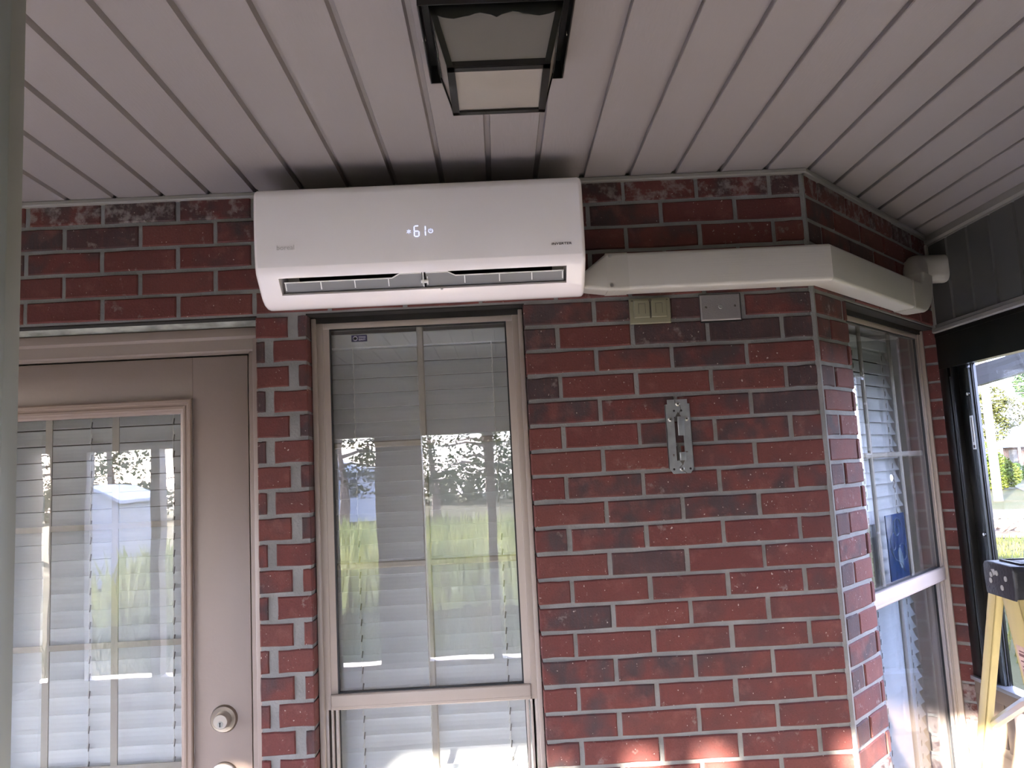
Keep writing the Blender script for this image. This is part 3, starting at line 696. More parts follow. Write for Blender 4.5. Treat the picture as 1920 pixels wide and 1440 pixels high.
# in-plane elbow, turning up
m = MB(); sA = Vector((C45, C45, 0)); cs, cz_ = .715, .148; secs = []
for k in range(-1, 9):
    if k < 0: P = Vector((XC+C45*.626, C45*.626, 0)) + UZ*zc; v = UZ
    else:
        a = -PI/2 + k*PI/16; s = cs + .090*math.cos(a); z = cz_ + .090*math.sin(a)
        P = Vector((XC+C45*s, C45*s, 0)) + UZ*z; v = -(sA*math.cos(a) + UZ*math.sin(a))
    secs.append(rsec(P + n2*ht, n2, v, ht+.0012, hz+.0012))
m.sweep(secs); m.build('elbow', 'duct_fitting', ld, smooth=True)
m = MB(); m.sweep([rsec(ctr(E1, n2), n2, UZ, ht+.0022, hz+.0022), rsec(ctr(E1 + sA*.003, n2), n2, UZ, ht+.0022, hz+.0022)]); m.build('coupling_edge', 'duct_fitting', ld)
# second elbow into the siding
m = MB(); P0 = Vector((XC+C45*.805, C45*.805, 0)) + n2*ht + UZ*.148; P1 = Vector((1.455, .655, .196)); secs = []
for k in range(0, 9):
    a = k*PI/16; t = k/8
    P = Vector((P0.x + (.085)*(1-math.cos(a)), P0.y + (P1.y-P0.y)*t, .148 + .048*math.sin(a)))
    d = Vector((math.sin(a), 0, math.cos(a))); u = n2.lerp(Vector((0, -1, 0)), t).normalized(); v = u.cross(d).normalized()
    secs.append(rsec(P, u, v, ht, .050, .028, 5))
secs.append(rsec(Vector((1.457, P1.y, P1.z)), Vector((0, -1, 0)), u.cross(Vector((1, 0, 0))).normalized(), ht, .050, .028, 5))
m.sweep(secs); m.build('elbow', 'duct_fitting', ld, smooth=True)

# ------------------------------------------------------------------ electrical plates and bracket
op = empty('outlet_cover', (.2510, -.004, -.073), 'tan double flap outdoor outlet cover under the line cover duct', 'outlet')
m = MB(); m.cbox(.1975, .3080, -.0085, .003, -.0740, -.0040, .002); m.build('cover_plate', 'outlet_tan', op, bevel=.0008)
for x0, x1 in ((.2085, .2505), (.2545, .2965)):
    m = MB(); m.cbox(x0, x1, -.0150, -.008, -.0580, -.0110, .0015); f = m.build('flap', 'outlet_tan', op, bevel=.0006)
    m = MB(); c = (x0+x1)/2
    for q in ((c-.0095, c-.0085, -.048, -.020), (c+.0085, c+.0095, -.048, -.020), (c-.0095, c+.0095, -.021, -.020)): m.box(q[0], q[1], -.0154, -.0149, q[2], q[3])
    m.build('flap_groove', 'outlet_dark', f)
m = MB(); m.box(.2512, .2538, -.0100, -.0080, -.060, -.012); m.tube([(.2525, -.0165, -.012), (.2525, -.008, -.012)], .0042, 10)
m.box(.2020, .2080, -.0096, -.0084, -.0120, -.0095); m.box(.2960, .3020, -.0096, -.0084, -.0120, -.0095); m.build('cover_slots', 'outlet_dark', op, 'stuff')
bp2 = empty('blank_plate', (.4445, -.004, -.075), 'grey metal blank cover plate right of the tan outlet cover', 'cover plate')
m = MB(); m.box(.3890, .5010, -.004, .003, -.0790, -.0010); m.build('gasket_rim', 'gasket', bp2)
m = MB(); m.cbox(.3890, .4985, -.0085, -.003, -.0745, -.0025, .003); m.build('plate', 'plate_grey', bp2, bevel=.0008)
m = MB(); m.lathe((.4440, -.0085, -.0375), [(.0001, -.0008), (.0055, -.0008), (.0062, 0), (.0001, 0)], 16); m.build('centre_plug', 'screw', bp2, smooth=True)
for x in (.4040, .4830):
    m = MB(); m.lathe((x, -.0085, -.0375 + (.001 if x > .45 else -.0005)), [(.0001, -.0007), (.0028, -.0007), (.0032, 0), (.0001, 0)], 12); m.build('plate_screw', 'outlet_dark', bp2, smooth=True)
bk = empty('mounting_bracket', (.3060, -.006, -.478), 'slotted galvanized metal bracket screwed upright to the brick wall', 'bracket')
def brz(t): return (.2735+t*0, 0)
bx0, bx1, bz0, bz1 = .2735, .3390, -.4790, -.2830; bxs = (bx0+bx1)/2; lean = 0.02
m = MB()
ol = [(bx0, bz0+.014), (bx0+.010, bz0), (bx1-.010, bz0), (bx1, bz0+.014), (bx1, bz1-.012), (bx1-.006, bz1-.012), (bx1-.006, bz1), (bx0+.006, bz1), (bx0+.006, bz1-.012), (bx0, bz1-.012)]
slot = [(bxs-.011, bz0+.034), (bxs+.011, bz0+.034), (bxs+.011, bz0+.150), (bxs-.011, bz0+.150)]
# plate in four pieces round the slot
def poly(P): m.prism(P, -.010, -.0085, 'y')
poly([(bx0, bz0+.014), (bx0+.010, bz0), (bxs, bz0), (bxs, slot[0][1]), (slot[0][0], slot[0][1]), (slot[0][0], slot[2][1]), (bx0, slot[2][1])])
poly([(bx1, bz0+.014), (bx1, slot[2][1]), (slot[1][0], slot[2][1]), (slot[1][0], slot[0][1]), (bxs, slot[0][1]), (bxs, bz0), (bx1-.010, bz0)])
poly([(bx0, slot[2][1]), (bx1, slot[2][1]), (bx1, bz1-.012), (bx1-.006, bz1-.012), (bx1-.006, bz1), (bx0+.006, bz1), (bx0+.006, bz1-.012), (bx0, bz1-.012)])
m.box(bx0, bx0+.0012, -.010, 0, bz0+.014, bz1-.012); m.box(bx1-.0012, bx1, -.010, 0, bz0+.014, bz1-.012)
m.build('bracket_plate', 'galvanized', bk)
m = MB(); m.prism([(bxs+.004, -.0085), (bxs+.0125, -.0085), (bxs+.0125, -.0180), (bxs-.004, -.0205), (bxs-.005, -.018), (bxs+.004, -.015)], bz0+.100, bz0+.150, 'z'); m.build('bent_tab', 'galvanized', bk, bevel=.0006)
m = MB(); m.prism([(bxs-.004, -.0085), (bxs+.0115, -.0085), (bxs+.0115, -.0180), (bxs-.003, -.0195), (bxs-.004, -.018)], bz0+.034, bz0+.056, 'z'); m.build('bent_tab', 'galvanized', bk, bevel=.0006)
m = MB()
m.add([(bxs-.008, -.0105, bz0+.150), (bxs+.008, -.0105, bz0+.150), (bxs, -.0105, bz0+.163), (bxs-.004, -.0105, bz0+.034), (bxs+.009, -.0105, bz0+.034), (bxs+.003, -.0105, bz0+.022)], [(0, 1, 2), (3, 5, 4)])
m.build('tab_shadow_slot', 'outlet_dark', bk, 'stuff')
for x, z in ((bxs+.001, bz1-.012), (bx0+.011, bz1-.052), (bx1-.011, bz1-.052), (bxs, bz0+.012)):
    m = MB(); m.lathe((x, -.010, z), [(.0001, -.0035), (.0035, -.0035), (.0052, -.0012), (.0062, -.0008), (.0062, 0), (.0001, 0)], 16); s = m.build('screw', 'screw', bk, smooth=True)
    m = MB(); m.lathe((x, -.0136, z), [(.0001, -.0002), (.0018, -.0002), (.0018, .0002), (.0001, .0002)], 6); m.build('screw_socket', 'gasket', s)
for x, z in ((bxs-.010, bz1-.030), (bxs+.009, bz1-.030), (bx0+.012, bz0+.012), (bx1-.010, bz0+.012)):
    m = MB(); m.lathe((x, -.0103, z), [(.0001, -.0002), (.0030, -.0002), (.0030, .0004), (.0001, .0004)], 12); m.build('plate_hole', 'gasket', bk)
m = MB(); m.tube([(bxs-.006, -.0108, bz1-.001), (bxs-.006, -.0108, bz1-.014), (bxs+.006, -.0112, bz1-.016), (bxs+.008, -.0112, bz1-.026), (bxs+.002, -.011, bz1-.040)], .0008, 5)
m.tube([(bxs+.004, -.011, bz0+.024), (bxs-.006, -.0112, bz0+.016), (bxs-.004, -.0112, bz0+.008), (bxs+.006, -.011, bz0+.006), (bxs+.012, -.011, bz0)], .0008, 5); m.build('wire_scrap', 'outlet_dark', bk)
m = MB(); m.box(bx0+.012, bx0+.0155, -.0112, -.0100, bz0+.046, bz0+.052); m.box(bx1-.020, bx1-.014, -.0112, -.0100, bz0+.055, bz0+.058); m.build('brick_crumb', 'brick', bk)

# ------------------------------------------------------------------ ceiling light
lf = empty('ceiling_light', (-.141, -.765, .215), 'black framed lantern ceiling light with frosted glass panes above the air conditioner', 'ceiling light')
lx, ly, hb, zb0, zb1 = -.141, -.765, .127, .300, .3395
m = MB(); m.box(lx-hb, lx+hb, ly-hb, ly+hb, zb1-.004, zb1)
for s in (-1, 1):
    m.box(lx+s*hb-.0012, lx+s*hb+.0012, ly-hb, ly+hb, zb0, zb1); m.box(lx-hb, lx+hb, ly+s*hb-.0012, ly+s*hb+.0012, zb0, zb1)
m.build('canopy_tray', 'black_metal', lf)
ht_, hbm, zt_, zbm = .112, .0855, .312, .215
def corner(sx, sy, t, inset=0): h = ht_+(hbm-ht_)*t - inset; return (lx+sx*h, ly+sy*h, zt_+(zbm-zt_)*t)
for sx in (-1, 1):
    for sy in (-1, 1):
        m = MB(); q = .0105; secs = []
        for t in (0, 1):
            x, y, z = corner(sx, sy, t); secs.append([(x, y, z), (x-sx*q, y, z), (x-sx*q, y-sy*.0025, z), (x-sx*.0025, y-sy*.0025, z), (x-sx*.0025, y-sy*q, z), (x, y-sy*q, z)])
        m.sweep(secs); m.build('corner_bar', 'black_metal', lf)
m = MB(); b = hbm
for s in (-1, 1):
    m.box(lx-b, lx+b, ly+s*b-(.012 if s > 0 else 0), ly+s*b+(.012 if s < 0 else 0), zbm-.002, zbm+.002); m.box(lx+s*b-(.012 if s > 0 else 0), lx+s*b+(.012 if s < 0 else 0), ly-b, ly+b, zbm-.002, zbm+.002)
    m.box(lx-b, lx+b, ly+s*b-.001, ly+s*b+.001, zbm, zbm+.010); m.box(lx+s*b-.001, lx+s*b+.001, ly-b, ly+b, zbm, zbm+.010)
m.build('bottom_frame', 'black_metal', lf)
m = MB(); m.box(lx-b+.003, lx+b-.003, ly-b+.003, ly+b-.003, zbm+.003, zbm+.006); m.build('glass_pane', 'frosted', lf)
for (ux, uy) in ((0, -1), (0, 1), (-1, 0), (1, 0)):
    # tapered side pane and its scalloped valance
    def sp3(u, t, ins): h = ht_+(hbm-ht_)*t; o = h - ins; return (lx + (ux*o if ux else u*h), ly + (uy*o if uy else u*h), zt_+(zbm-zt_)*t)
    m = MB(); A = [sp3(-.97, 0, .003), sp3(.97, 0, .003), sp3(.97, 1, .003), sp3(-.97, 1, .003)]; B = [sp3(-.97, 0, .006), sp3(.97, 0, .006), sp3(.97, 1, .006), sp3(-.97, 1, .006)]
    m.add(A+B, [(0, 1, 2, 3), (7, 6, 5, 4), (0, 4, 5, 1), (1, 5, 6, 2), (2, 6, 7, 3), (3, 7, 4, 0)]); m.build('glass_pane', 'frosted', lf)
    m = MB(); N = 24; lo = []; hi_ = []
    for k in range(N+1):
        u = -1 + 2*k/N; au = abs(u); KP = ((0, .235), (.10, .185), (.26, .155), (.48, .205), (.68, .235), (.84, .205), (1, .130))
        q = [i_ for i_ in range(6) if KP[i_][0] <= au][-1]; w0 = (au-KP[q][0])/(KP[q+1][0]-KP[q][0]); w0 = w0 if q in (0, 5) else (1-math.cos(PI*w0))/2; t = KP[q][1]+(KP[q+1][1]-KP[q][1])*w0
        lo.append((u, t)); hi_.append((u, 0))
    vs = [sp3(u, t, 0) for u, t in lo] + [sp3(u, t, 0) for u, t in hi_] + [sp3(u, t, .0018) for u, t in lo] + [sp3(u, t, .0018) for u, t in hi_]
    n = N+1; fs = []
    for k in range(N): fs += [(k, k+1, n+k+1, n+k), (2*n+k, 3*n+k, 3*n+k+1, 2*n+k+1), (k, 2*n+k, 2*n+k+1, k+1)]
    m.add(vs, fs); m.build('scalloped_valance', 'black_metal', lf)
for s in (-1, 1):
    m = MB(); m.tube([(lx+s*(hb-.002), ly, .317), (lx+s*(hb+.004), ly, .317)], .0042, 12); m.build('tray_screw', 'nickel', lf, smooth=True)
m = MB(); m.tube([(lx, ly, .335), (lx, ly, .31)], .018, 14); m.tube([(lx, ly, .31), (lx, ly, .29), (lx, ly, .26), (lx, ly, .245)], [.012, .024, .028, .012], 14); m.build('bulb', 'label_white', lf, smooth=True)

# ------------------------------------------------------------------ porch enclosure
XR = 1.457
wr = empty('wall_right', (XR, -1.3, ZFLOOR), 'grooved pale siding above dark storm window frames at the right', None, None, 'structure')
y = .7389 + .1236*0
yy = .7389
while yy > -3.45:
    m = MB(); m.prism([(XR, yy), (XR, yy-.110), (XR+.011, yy-.114), (XR+.011, yy-.1236), (XR+.013, yy-.1236), (XR+.013, yy)], -.020, .330, 'z'); m.build('siding_board', 'siding', wr); yy -= .1236
m = MB(); m.box(XR, XR+.012, .739, .80, -.02, .335); m.box(XR+.012, XR+.10, -3.45, .80, -.03, .42); m.build('header_core', 'plaster', wr)
m = MB(); m.prism([(XR-.012, -.020), (XR-.012, -.008), (XR-.004, -.004), (XR-.004, .006), (XR, .008), (XR+.05, .008), (XR+.05, -.024), (XR-.008, -.024)], -3.45, .752, 'y'); m.build('bottom_channel', 'trim_white', wr)
m = MB(); m.prism([(XR-.010, .339), (XR-.010, .316), (XR-.003, .308), (XR-.003, .302), (XR+.01, .302), (XR+.01, .339)], -3.45, .745, 'y'); m.build('top_channel', 'trim_white', wr)
m = MB(); m.prism([(XR-.010, .752), (XR-.010, .7445), (XR-.004, .7405), (XR+.01, .7405), (XR+.01, .752)], -.02, .31, 'z'); m.build('corner_channel', 'trim_white', wr)
# storm windows along the right wall
ZS = -1.243
def storm(y1, y0, detail):
    t = empty('window_3', (XR+.03, (y0+y1)/2, ZFLOOR), 'dark framed storm window looking out on the street, with tan lower frame', None, None, 'structure')
    m = MB(); m.box(XR, XR+.040, y0, y1, -.157, -.024); m.box(XR-.002, XR+.02, y0, y1, -.040, -.026); m.build('head', 'frame_black', t)
    m = MB()
    for a, s in ((y1, -1), (y0, 1)):
        for (u0, u1, dx) in ((0, .052, 0), (.052, .075, .012), (.075, .081, -.004), (.081, .130, .020), (.149, .157, .026)):
            lo_, hi2 = sorted((a+s*u0, a+s*u1)); m.box(XR+dx, XR+.040, lo_, hi2, ZS, -.157)
    m.build('jamb', 'frame_black', t, bevel=.0015)
    m = MB()
    for a, s in ((y1, -1), (y0, 1)):
        lo_, hi2 = sorted((a+s*.130, a+s*.151)); m.box(XR+.014, XR+.040, lo_, hi2, ZS, -.170)
    for a, s in ((y1, -1), (y0, 1)):
        lo_, hi2 = sorted((a+s*.056, a+s*.064)); m.box(XR+.002, XR+.012, lo_, hi2, ZS, -.190)
    m.build('track', 'frame_grey', t, bevel=.002)
    if detail:
        for z in (-.262, -.745):
            m = MB(); m.tube([(XR+.016, y1-.140, z), (XR+.010, y1-.140, z)], .0085, 14); k = m.build('screw', 'frame_black', t, smooth=True)
            m = MB(); m.tube([(XR+.012, y1-.140, z), (XR+.0085, y1-.140, z)], .0050, 10); m.build('screw_head', 'label_white', k, smooth=True)
        m = MB(); m.box(XR+.0125, XR+.0142, y1-.149, y1-.132, -.455, -.338); k = m.build('frame_sticker', 'label_white', t, label='narrow white sticker on the dark frame')
        m = MB(); m.box(XR+.0120, XR+.0126, y1-.146, y1-.136, -.450, -.440); m.box(XR+.0120, XR+.0126, y1-.1425, y1-.1410, -.430, -.345); m.box(XR+.0120, XR+.0126, y1-.1390, y1-.1380, -.430, -.345); m.build('sticker_print', 'outlet_dark', k)
    m = MB(); m.box(XR+.030, XR+.032, y0+.150, y1-.150, ZS, -.150); m.build('pane', 'glass_storm', t)
    m = MB(); m.box(XR-.012, XR+.040, y0, y1, ZS-.013, ZS); m.build('sill', 'sill_alu', t, bevel=.001)
    m = MB(); m.box(XR, XR+.040, y0, y1, ZS-.060, ZS-.013)
    for a, s in ((y1, -1), (y0, 1)):
        for (u0, u1, dx) in ((0, .075, 0), (.075, .135, .012), (.135, .150, .03), (.150, .195, .006)):
            lo_, hi2 = sorted((a+s*u0, a+s*u1)); m.box(XR+dx, XR+.040, lo_, hi2, -1.53, ZS-.060)
    m.prism([(XR+.040, -1.53), (XR-.01, -1.53), (XR-.01, -1.47), (XR+.03, -1.44), (XR+.040, -1.44)], y0, y1, 'y')
    m.box(XR, XR+.040, y0, y1, ZFLOOR, -1.53)
    m.build('kick_panel', 'bronze_tan', t, bevel=.0015)
    m = MB(); m.box(XR+.030, XR+.032, y0+.19, y1-.19, -1.45, ZS-.05); m.build('pane', 'glass_storm', t)
    if detail:
        m = MB(); m.tube([(XR+.008, y1-.172, -1.335), (XR+.003, y1-.172, -1.335)], .007, 12); m.build('screw', 'label_white', t, smooth=True)
    m = MB(); m.box(XR+.024, XR+.030, y0+.149, y0+.157, -1.45, -.157); m.box(XR+.024, XR+.030, y1-.157, y1-.149, -1.45, -.157); m.build('glazing_bead', 'gasket', t)
storm(.7565, -.62, True)
m = MB(); m.box(XR+.012, XR+.10, -3.42, -.62, ZFLOOR, -.02); m.build('solid_core', 'plaster', wr)  # unseen stretch closed off to darken the right side of the porch
yy = -.62
while yy > -3.40:
    m = MB(); m.prism([(XR, yy), (XR, yy-.110), (XR+.011, yy-.114), (XR+.011, yy-.1236), (XR+.013, yy-.1236), (XR+.013, yy)], ZFLOOR, -.025, 'z'); m.build('siding_board', 'siding', wr); yy -= .1236

# front wall behind the camera, only partly mirrored in the glass
YW = -3.30
wf = empty('wall_front', (-.9, YW, ZFLOOR), 'porch front wall of pale posts, some added to shape the sun, and tall openings behind the camera', None, None, 'structure')
KZ = -1.70
m = MB(); m.box(-3.4, XR, YW-.12, YW, ZFLOOR, KZ); m.build('knee_wall', 'plaster', wf)
m = MB(); m.box(-3.4, XR, YW-.12, YW, -.16, .42); m.build('header', 'trim_white', wf)
for x0, x1 in ((-3.30, -3.05), (-2.60, -2.54), (-2.45, -2.345), (-2.215, -2.165), (-2.03, -1.90), (-1.845, -1.80), (-1.046, -.72), (-.28, -.22), (.02, 1.457)):  # some added to split the sun patches, last span closed to cut light
    m = MB(); m.box(x0, x1, YW-.10, YW, KZ, -.16); m.build('post', 'trim_white', wf)
for x0, x1 in ((-3.05, -2.60), (-2.54, -1.95), (-1.95, -1.046), (-.72, -.28), (-.22, .02)):
    m = MB(); m.box(x0, x1, YW-.052, YW-.050, KZ, -.16); m.build('pane', 'glass_storm', wf)
wl = empty('wall_left', (-3.35, -1.6, ZFLOOR), 'unseen porch left wall with openings placed to let in side light', None, None, 'structure')
m = MB(); m.box(-3.45, -3.35, YW, .11, ZFLOOR, KZ); m.build('knee_wall', 'plaster', wl)
m = MB(); m.box(-3.45, -3.35, YW, .11, -.16, .42); m.build('header', 'trim_white', wl)
for y0, y1 in ((YW, -2.17), (-1.15, -1.07), (-.12, .11)):  # unseen; the long span is closed to keep sun off the door
    m = MB(); m.box(-3.45, -3.35, y0, y1, KZ, -.16); m.build('post', 'trim_white', wl)
for y0, y1 in ((-2.17, -1.15), (-1.07, -.12)):  # openings placed to bring in light from the left
    m = MB(); m.box(-3.401, -3.399, y0, y1, KZ, -.16); m.build('pane', 'glass_storm', wl)
m = MB(); m.box(-3.45, 1.53, YW-.15, .13, ZFLOOR-.12, ZFLOOR); fl = m.build('floor', 'floor', None, 'structure'); fl['label'] = 'plain concrete porch floor'

# near post at the left edge
ps = empty('door_post', (-.90, -1.0, ZFLOOR), 'pale painted metal post close to the camera at the left edge', 'post')
m = MB(); m.box(-.8575, -.8350, -1.020, -.985, ZFLOOR, .3395); m.build('outer_strip', 'post_paint', ps, bevel=.002)
m = MB(); m.box(-.8635, -.8570, -1.012, -.985, ZFLOOR, .3395); m.build('groove', 'post_groove', ps)
m = MB(); m.box(-.915, -.8630, -1.020, -.985, ZFLOOR, .3395); m.build('post_body', 'post_paint', ps, bevel=.002)

# ------------------------------------------------------------------ step ladder
sl2 = empty('step_ladder', (1.02, -.30, ZFLOOR), 'yellow fibreglass step ladder with black top cap by the dark storm frame', 'ladder')
ZC = -.715      # top of the cap
# local frame: u = spread direction of the ladder (towards the camera), v = across the ladder
lu = Vector((-.13, -.99, 0)).normalized(); lv = Vector((-lu.y, lu.x, 0)); O = Vector((.952, -.215, 0))
def TL(u, v, z): p = O + lu*u + lv*v; return Vector((p.x, p.y, z+ZO))
m = MB(TL)
cu0, cu1, cw = .002, .130, .36
def capsec(v, k): return [(cu0+k, v, ZC), (cu1-k, v, ZC), (cu1+.006-k, v, ZC-.012), (cu1+.004-k, v, ZC-.075), (cu0-.004+k, v, ZC-.075), (cu0-.010+k, v, ZC-.010)]
m.sweep([capsec(0, .004), capsec(.006, 0), capsec(cw-.006, 0), capsec(cw, .004)])
cap = m.build('top_cap', 'ladder_black', sl2, bevel=.004)
m = MB(TL); m.box(.022, .108, .035, .150, ZC-.002, ZC+.0015); m.build('tool_tray', 'gasket', cap, bevel=.001)
m = MB(TL)
for a in ((.018, .112, .028, .034), (.018, .112, .151, .157), (.016, .022, .028, .157), (.108, .114, .028, .157)): m.box(a[0], a[1], a[2], a[3], ZC, ZC+.004)
m.build('tray_rim', 'ladder_black', cap, bevel=.001)
for u, z in ((.030, -.042), (.062, -.022), (.100, -.030), (.035, -.028), (.080, -.052)):
    m = MB(TL); m.tube([(u, -.0015, ZC+z), (u, .004, ZC+z)], .006, 12); m.build('rivet', 'ladder_scuff', cap, smooth=True)
m = MB(TL); m.add([(.036, -.0008, ZC-.016), (.052, -.0008, ZC-.014), (.058, -.0008, ZC-.024), (.046, -.0008, ZC-.030), (.042, -.0008, ZC-.022)], [(0, 1, 2, 3, 4)]); m.build('scuff_mark', 'ladder_scuff', cap)
ZB = ZFLOOR; zt1 = ZC-.070
def rail(name, u0, u1, v0, wu, wv, lip, matn='ladder_yellow'):
    m = MB(TL)
    for (a, b, c, d) in ((-wu/2, wu/2, 0, lip), (-wu/2, -wu/2+lip, 0, wv), (wu/2-lip, wu/2, 0, wv)):
        m.sweep([[(u0+a, v0+c, zt1), (u0+b, v0+c, zt1), (u0+b, v0+d, zt1), (u0+a, v0+d, zt1)], [(u1+a, v0+c*1, ZB+.02), (u1+b, v0+c, ZB+.02), (u1+b, v0+d, ZB+.02), (u1+a, v0+d, ZB+.02)]])
    return m.build(name, matn, sl2, bevel=.0015)
# rear rails lean away (negative u), front rails lean towards the camera
rail('rear_rail', .018, -.565, .004, .036, .020, .005); rail('rear_rail', .018, -.565, cw-.024, .036, .020, .005)
rail('front_rail', .0985, .505, .004, .075, .030, .005); fr2 = rail('front_rail', .0985, .505, cw-.034, .075, .030, .005)
def railu(a, b, z): return a + (b-a)*(zt1-z)/(zt1-ZB)
for k, z in enumerate((-1.10, -1.40, -1.70, -2.0)):
    u = railu(.0985, .505, z); m = MB(TL); m.cbox(u-.045, u+.045, .006, cw-.006, z-.025, z, .002); m.build('step', 'ladder_metal', sl2, bevel=.001)
for k, z in enumerate((-1.36, -1.66, -1.98)):
    u = railu(.018, -.565, z); m = MB(TL); m.box(u-.012, u+.012, .006, cw-.006, z-.012, z+.012); m.build('rear_brace', 'ladder_metal', sl2, bevel=.001)
# spreader bar between the rails
for v in (.000, cw):
    u0, u1 = railu(.018, -.565, -1.125), railu(.0985, .505, -.985); L_ = lambda t: (u0+(u1-u0)*t, v+(.030 if v < .1 else -.030)*(1-t), -1.125+.140*t)
    m = MB(TL); m.tube([L_(0), L_(.08), L_(.5), L_(.86), L_(.93), L_(1)], [.006, .012, .0125, .0125, .008, .006], 8); m.build('spreader', 'ladder_metal', sl2, smooth=True)
for u0, u1, w_ in ((-.565, .018, .045), (.505, .0985, .080)):
    for v in (0, cw-.04):
        m = MB(TL); m.box(u0-w_/2, u0+w_/2, v, v+.04, ZB, ZB+.035); m.build('foot', 'ladder_black', sl2, bevel=.003)
# warning label on the near face of the front rail
def fr(u, z): return railu(.0985, .505, z) + u
m = MB(TL); m.add([(fr(-.024, -.885), -.0006+.004, -.885), (fr(.020, -.885), -.0006+.004, -.885), (fr(.022, -1.26), .0034, -1.26), (fr(-.022, -1.26), .0034, -1.26)], [(0, 1, 2, 3)]); lb = m.build('warning_label', 'label_pink', sl2, label='pink warning label full of small print')
m = MB(TL); R = random.Random(9)
z = -.895
while z > -1.25:
    h = R.choice((.003, .003, .006)); a = R.uniform(-.019, -.014); b_ = R.uniform(.004, .017)
    m.add([(fr(a, z), .0030, z), (fr(b_, z), .0030, z), (fr(b_, z-h), .0030, z-h), (fr(a, z-h), .0030, z-h)], [(0, 1, 2, 3)]); z -= h + R.choice((.003, .004, .008))
m.build('label_print', 'label_ink', lb)

# ------------------------------------------------------------------ outdoors
ZG = -2.50
m = MB(); m.add([(-90, -90, ZG), (120, -90, ZG), (120, 140, ZG), (-90, 140, ZG)], [(0, 1, 2, 3)]); gr = m.build('ground', 'grass', None, 'structure'); gr['label'] = 'patchy green and straw coloured lawn outside the porch'
# view axis through the right-hand storm window
AX = Vector((.5456, .8380, 0)); AN = Vector((.8380, -.5456, 0)); PC = Vector((-.17, -2.08, 0))
def TO(d, o, z): p = PC + AX*d + AN*o; return Vector((p.x, p.y, z+ZO))
m = MB(TO); m.add([(27, -14, ZG+.02), (27, 40, ZG+.02), (30.8, 40, ZG+.02), (30.8, -14, ZG+.02)], [(0, 1, 2, 3)]); r1 = m.build('road', 'road', None, 'structure'); r1['label'] = 'pale concrete road strip beyond the pile of branches'
m = MB(TO); m.add([(44, .4, ZG+.02), (51, -.1, ZG+.02), (56, 3, ZG+.02), (56, 14, ZG+.02), (50, 14, ZG+.02), (46, 14, ZG+.02)], [(0, 1, 2, 3, 4, 5)]); r2 = m.build('driveway', 'road', None, 'structure'); r2['label'] = 'grey driveway leading to the house with the blue roof'
m = MB(TO); m.add([(21.5, -8, ZG+.015), (20.8, 12, ZG+.015), (26.6, 14, ZG+.015), (26.8, -8, ZG+.015)], [(0, 1, 2, 3)]); r3 = m.build('dirt_patch', 'dirt', None, 'structure'); r3['label'] = 'bare sandy verge around the fallen branches'
# fallen branches
bw = empty('branch_pile', (0, 0, 0), 'tangle of dry fallen branches on the sandy verge outside', 'branches'); p0 = TO(24, .4, ZG); bw.location = p0; WL[bw.name] = p0
R = random.Random(11)
for k in range(26):
    d, o = 22.6+R.random()*2.6, -1.0+R.random()*3.2; a = R.uniform(-.6, .6)+PI/2; L = R.uniform(.6, 1.8); h = R.uniform(.05, .35)
    m = MB(TO); pts = [(d+math.cos(a)*L*t, o+math.sin(a)*L*t, ZG+.03+h*math.sin(PI*t)+R.uniform(0, .05)) for t in (0, .25, .5, .75, 1)]
    m.tube(pts, [.045, .04, .03, .02, .008], 6); m.build('branch', 'branch_grey', bw, smooth=True)
# utility pole with wires
up_ = empty('utility_pole', (0, 0, 0), 'weathered wooden utility pole standing beyond the road outside', 'pole'); p0 = TO(31, 0.0, ZG)
def onray(d, x):   # world offset so that the pole stands along picture column x
    return 0
OP = -.50
up_.location = TO(36, OP, ZG); WL[up_.name] = up_.location.copy()
m = MB(TO); m.tube([(36, OP, ZG-.1), (36, OP, ZG+2.5), (36, OP, ZG+5.2), (36, OP, ZG+9.0)], [.17, .165, .155, .12], 12); m.build('pole_shaft', 'pole_wood', up_, smooth=True)
m = MB(TO); m.box(35.9, 36.1, OP-.9, OP+.9, ZG+8.0, ZG+8.12); m.build('crossarm', 'pole_wood', up_)
for k, z in enumerate((4.46, 4.16)):
    m = MB(TO); m.tube([(36, OP+.22, ZG+z), (36.5, OP+7, ZG+z-.25), (38, OP+22, ZG+z)], .022, 5); tag(m.build('overhead_wire', 'wire', None), ('upper' if k == 0 else 'lower')+' thin dark overhead wire running right from the utility pole', 'wire')

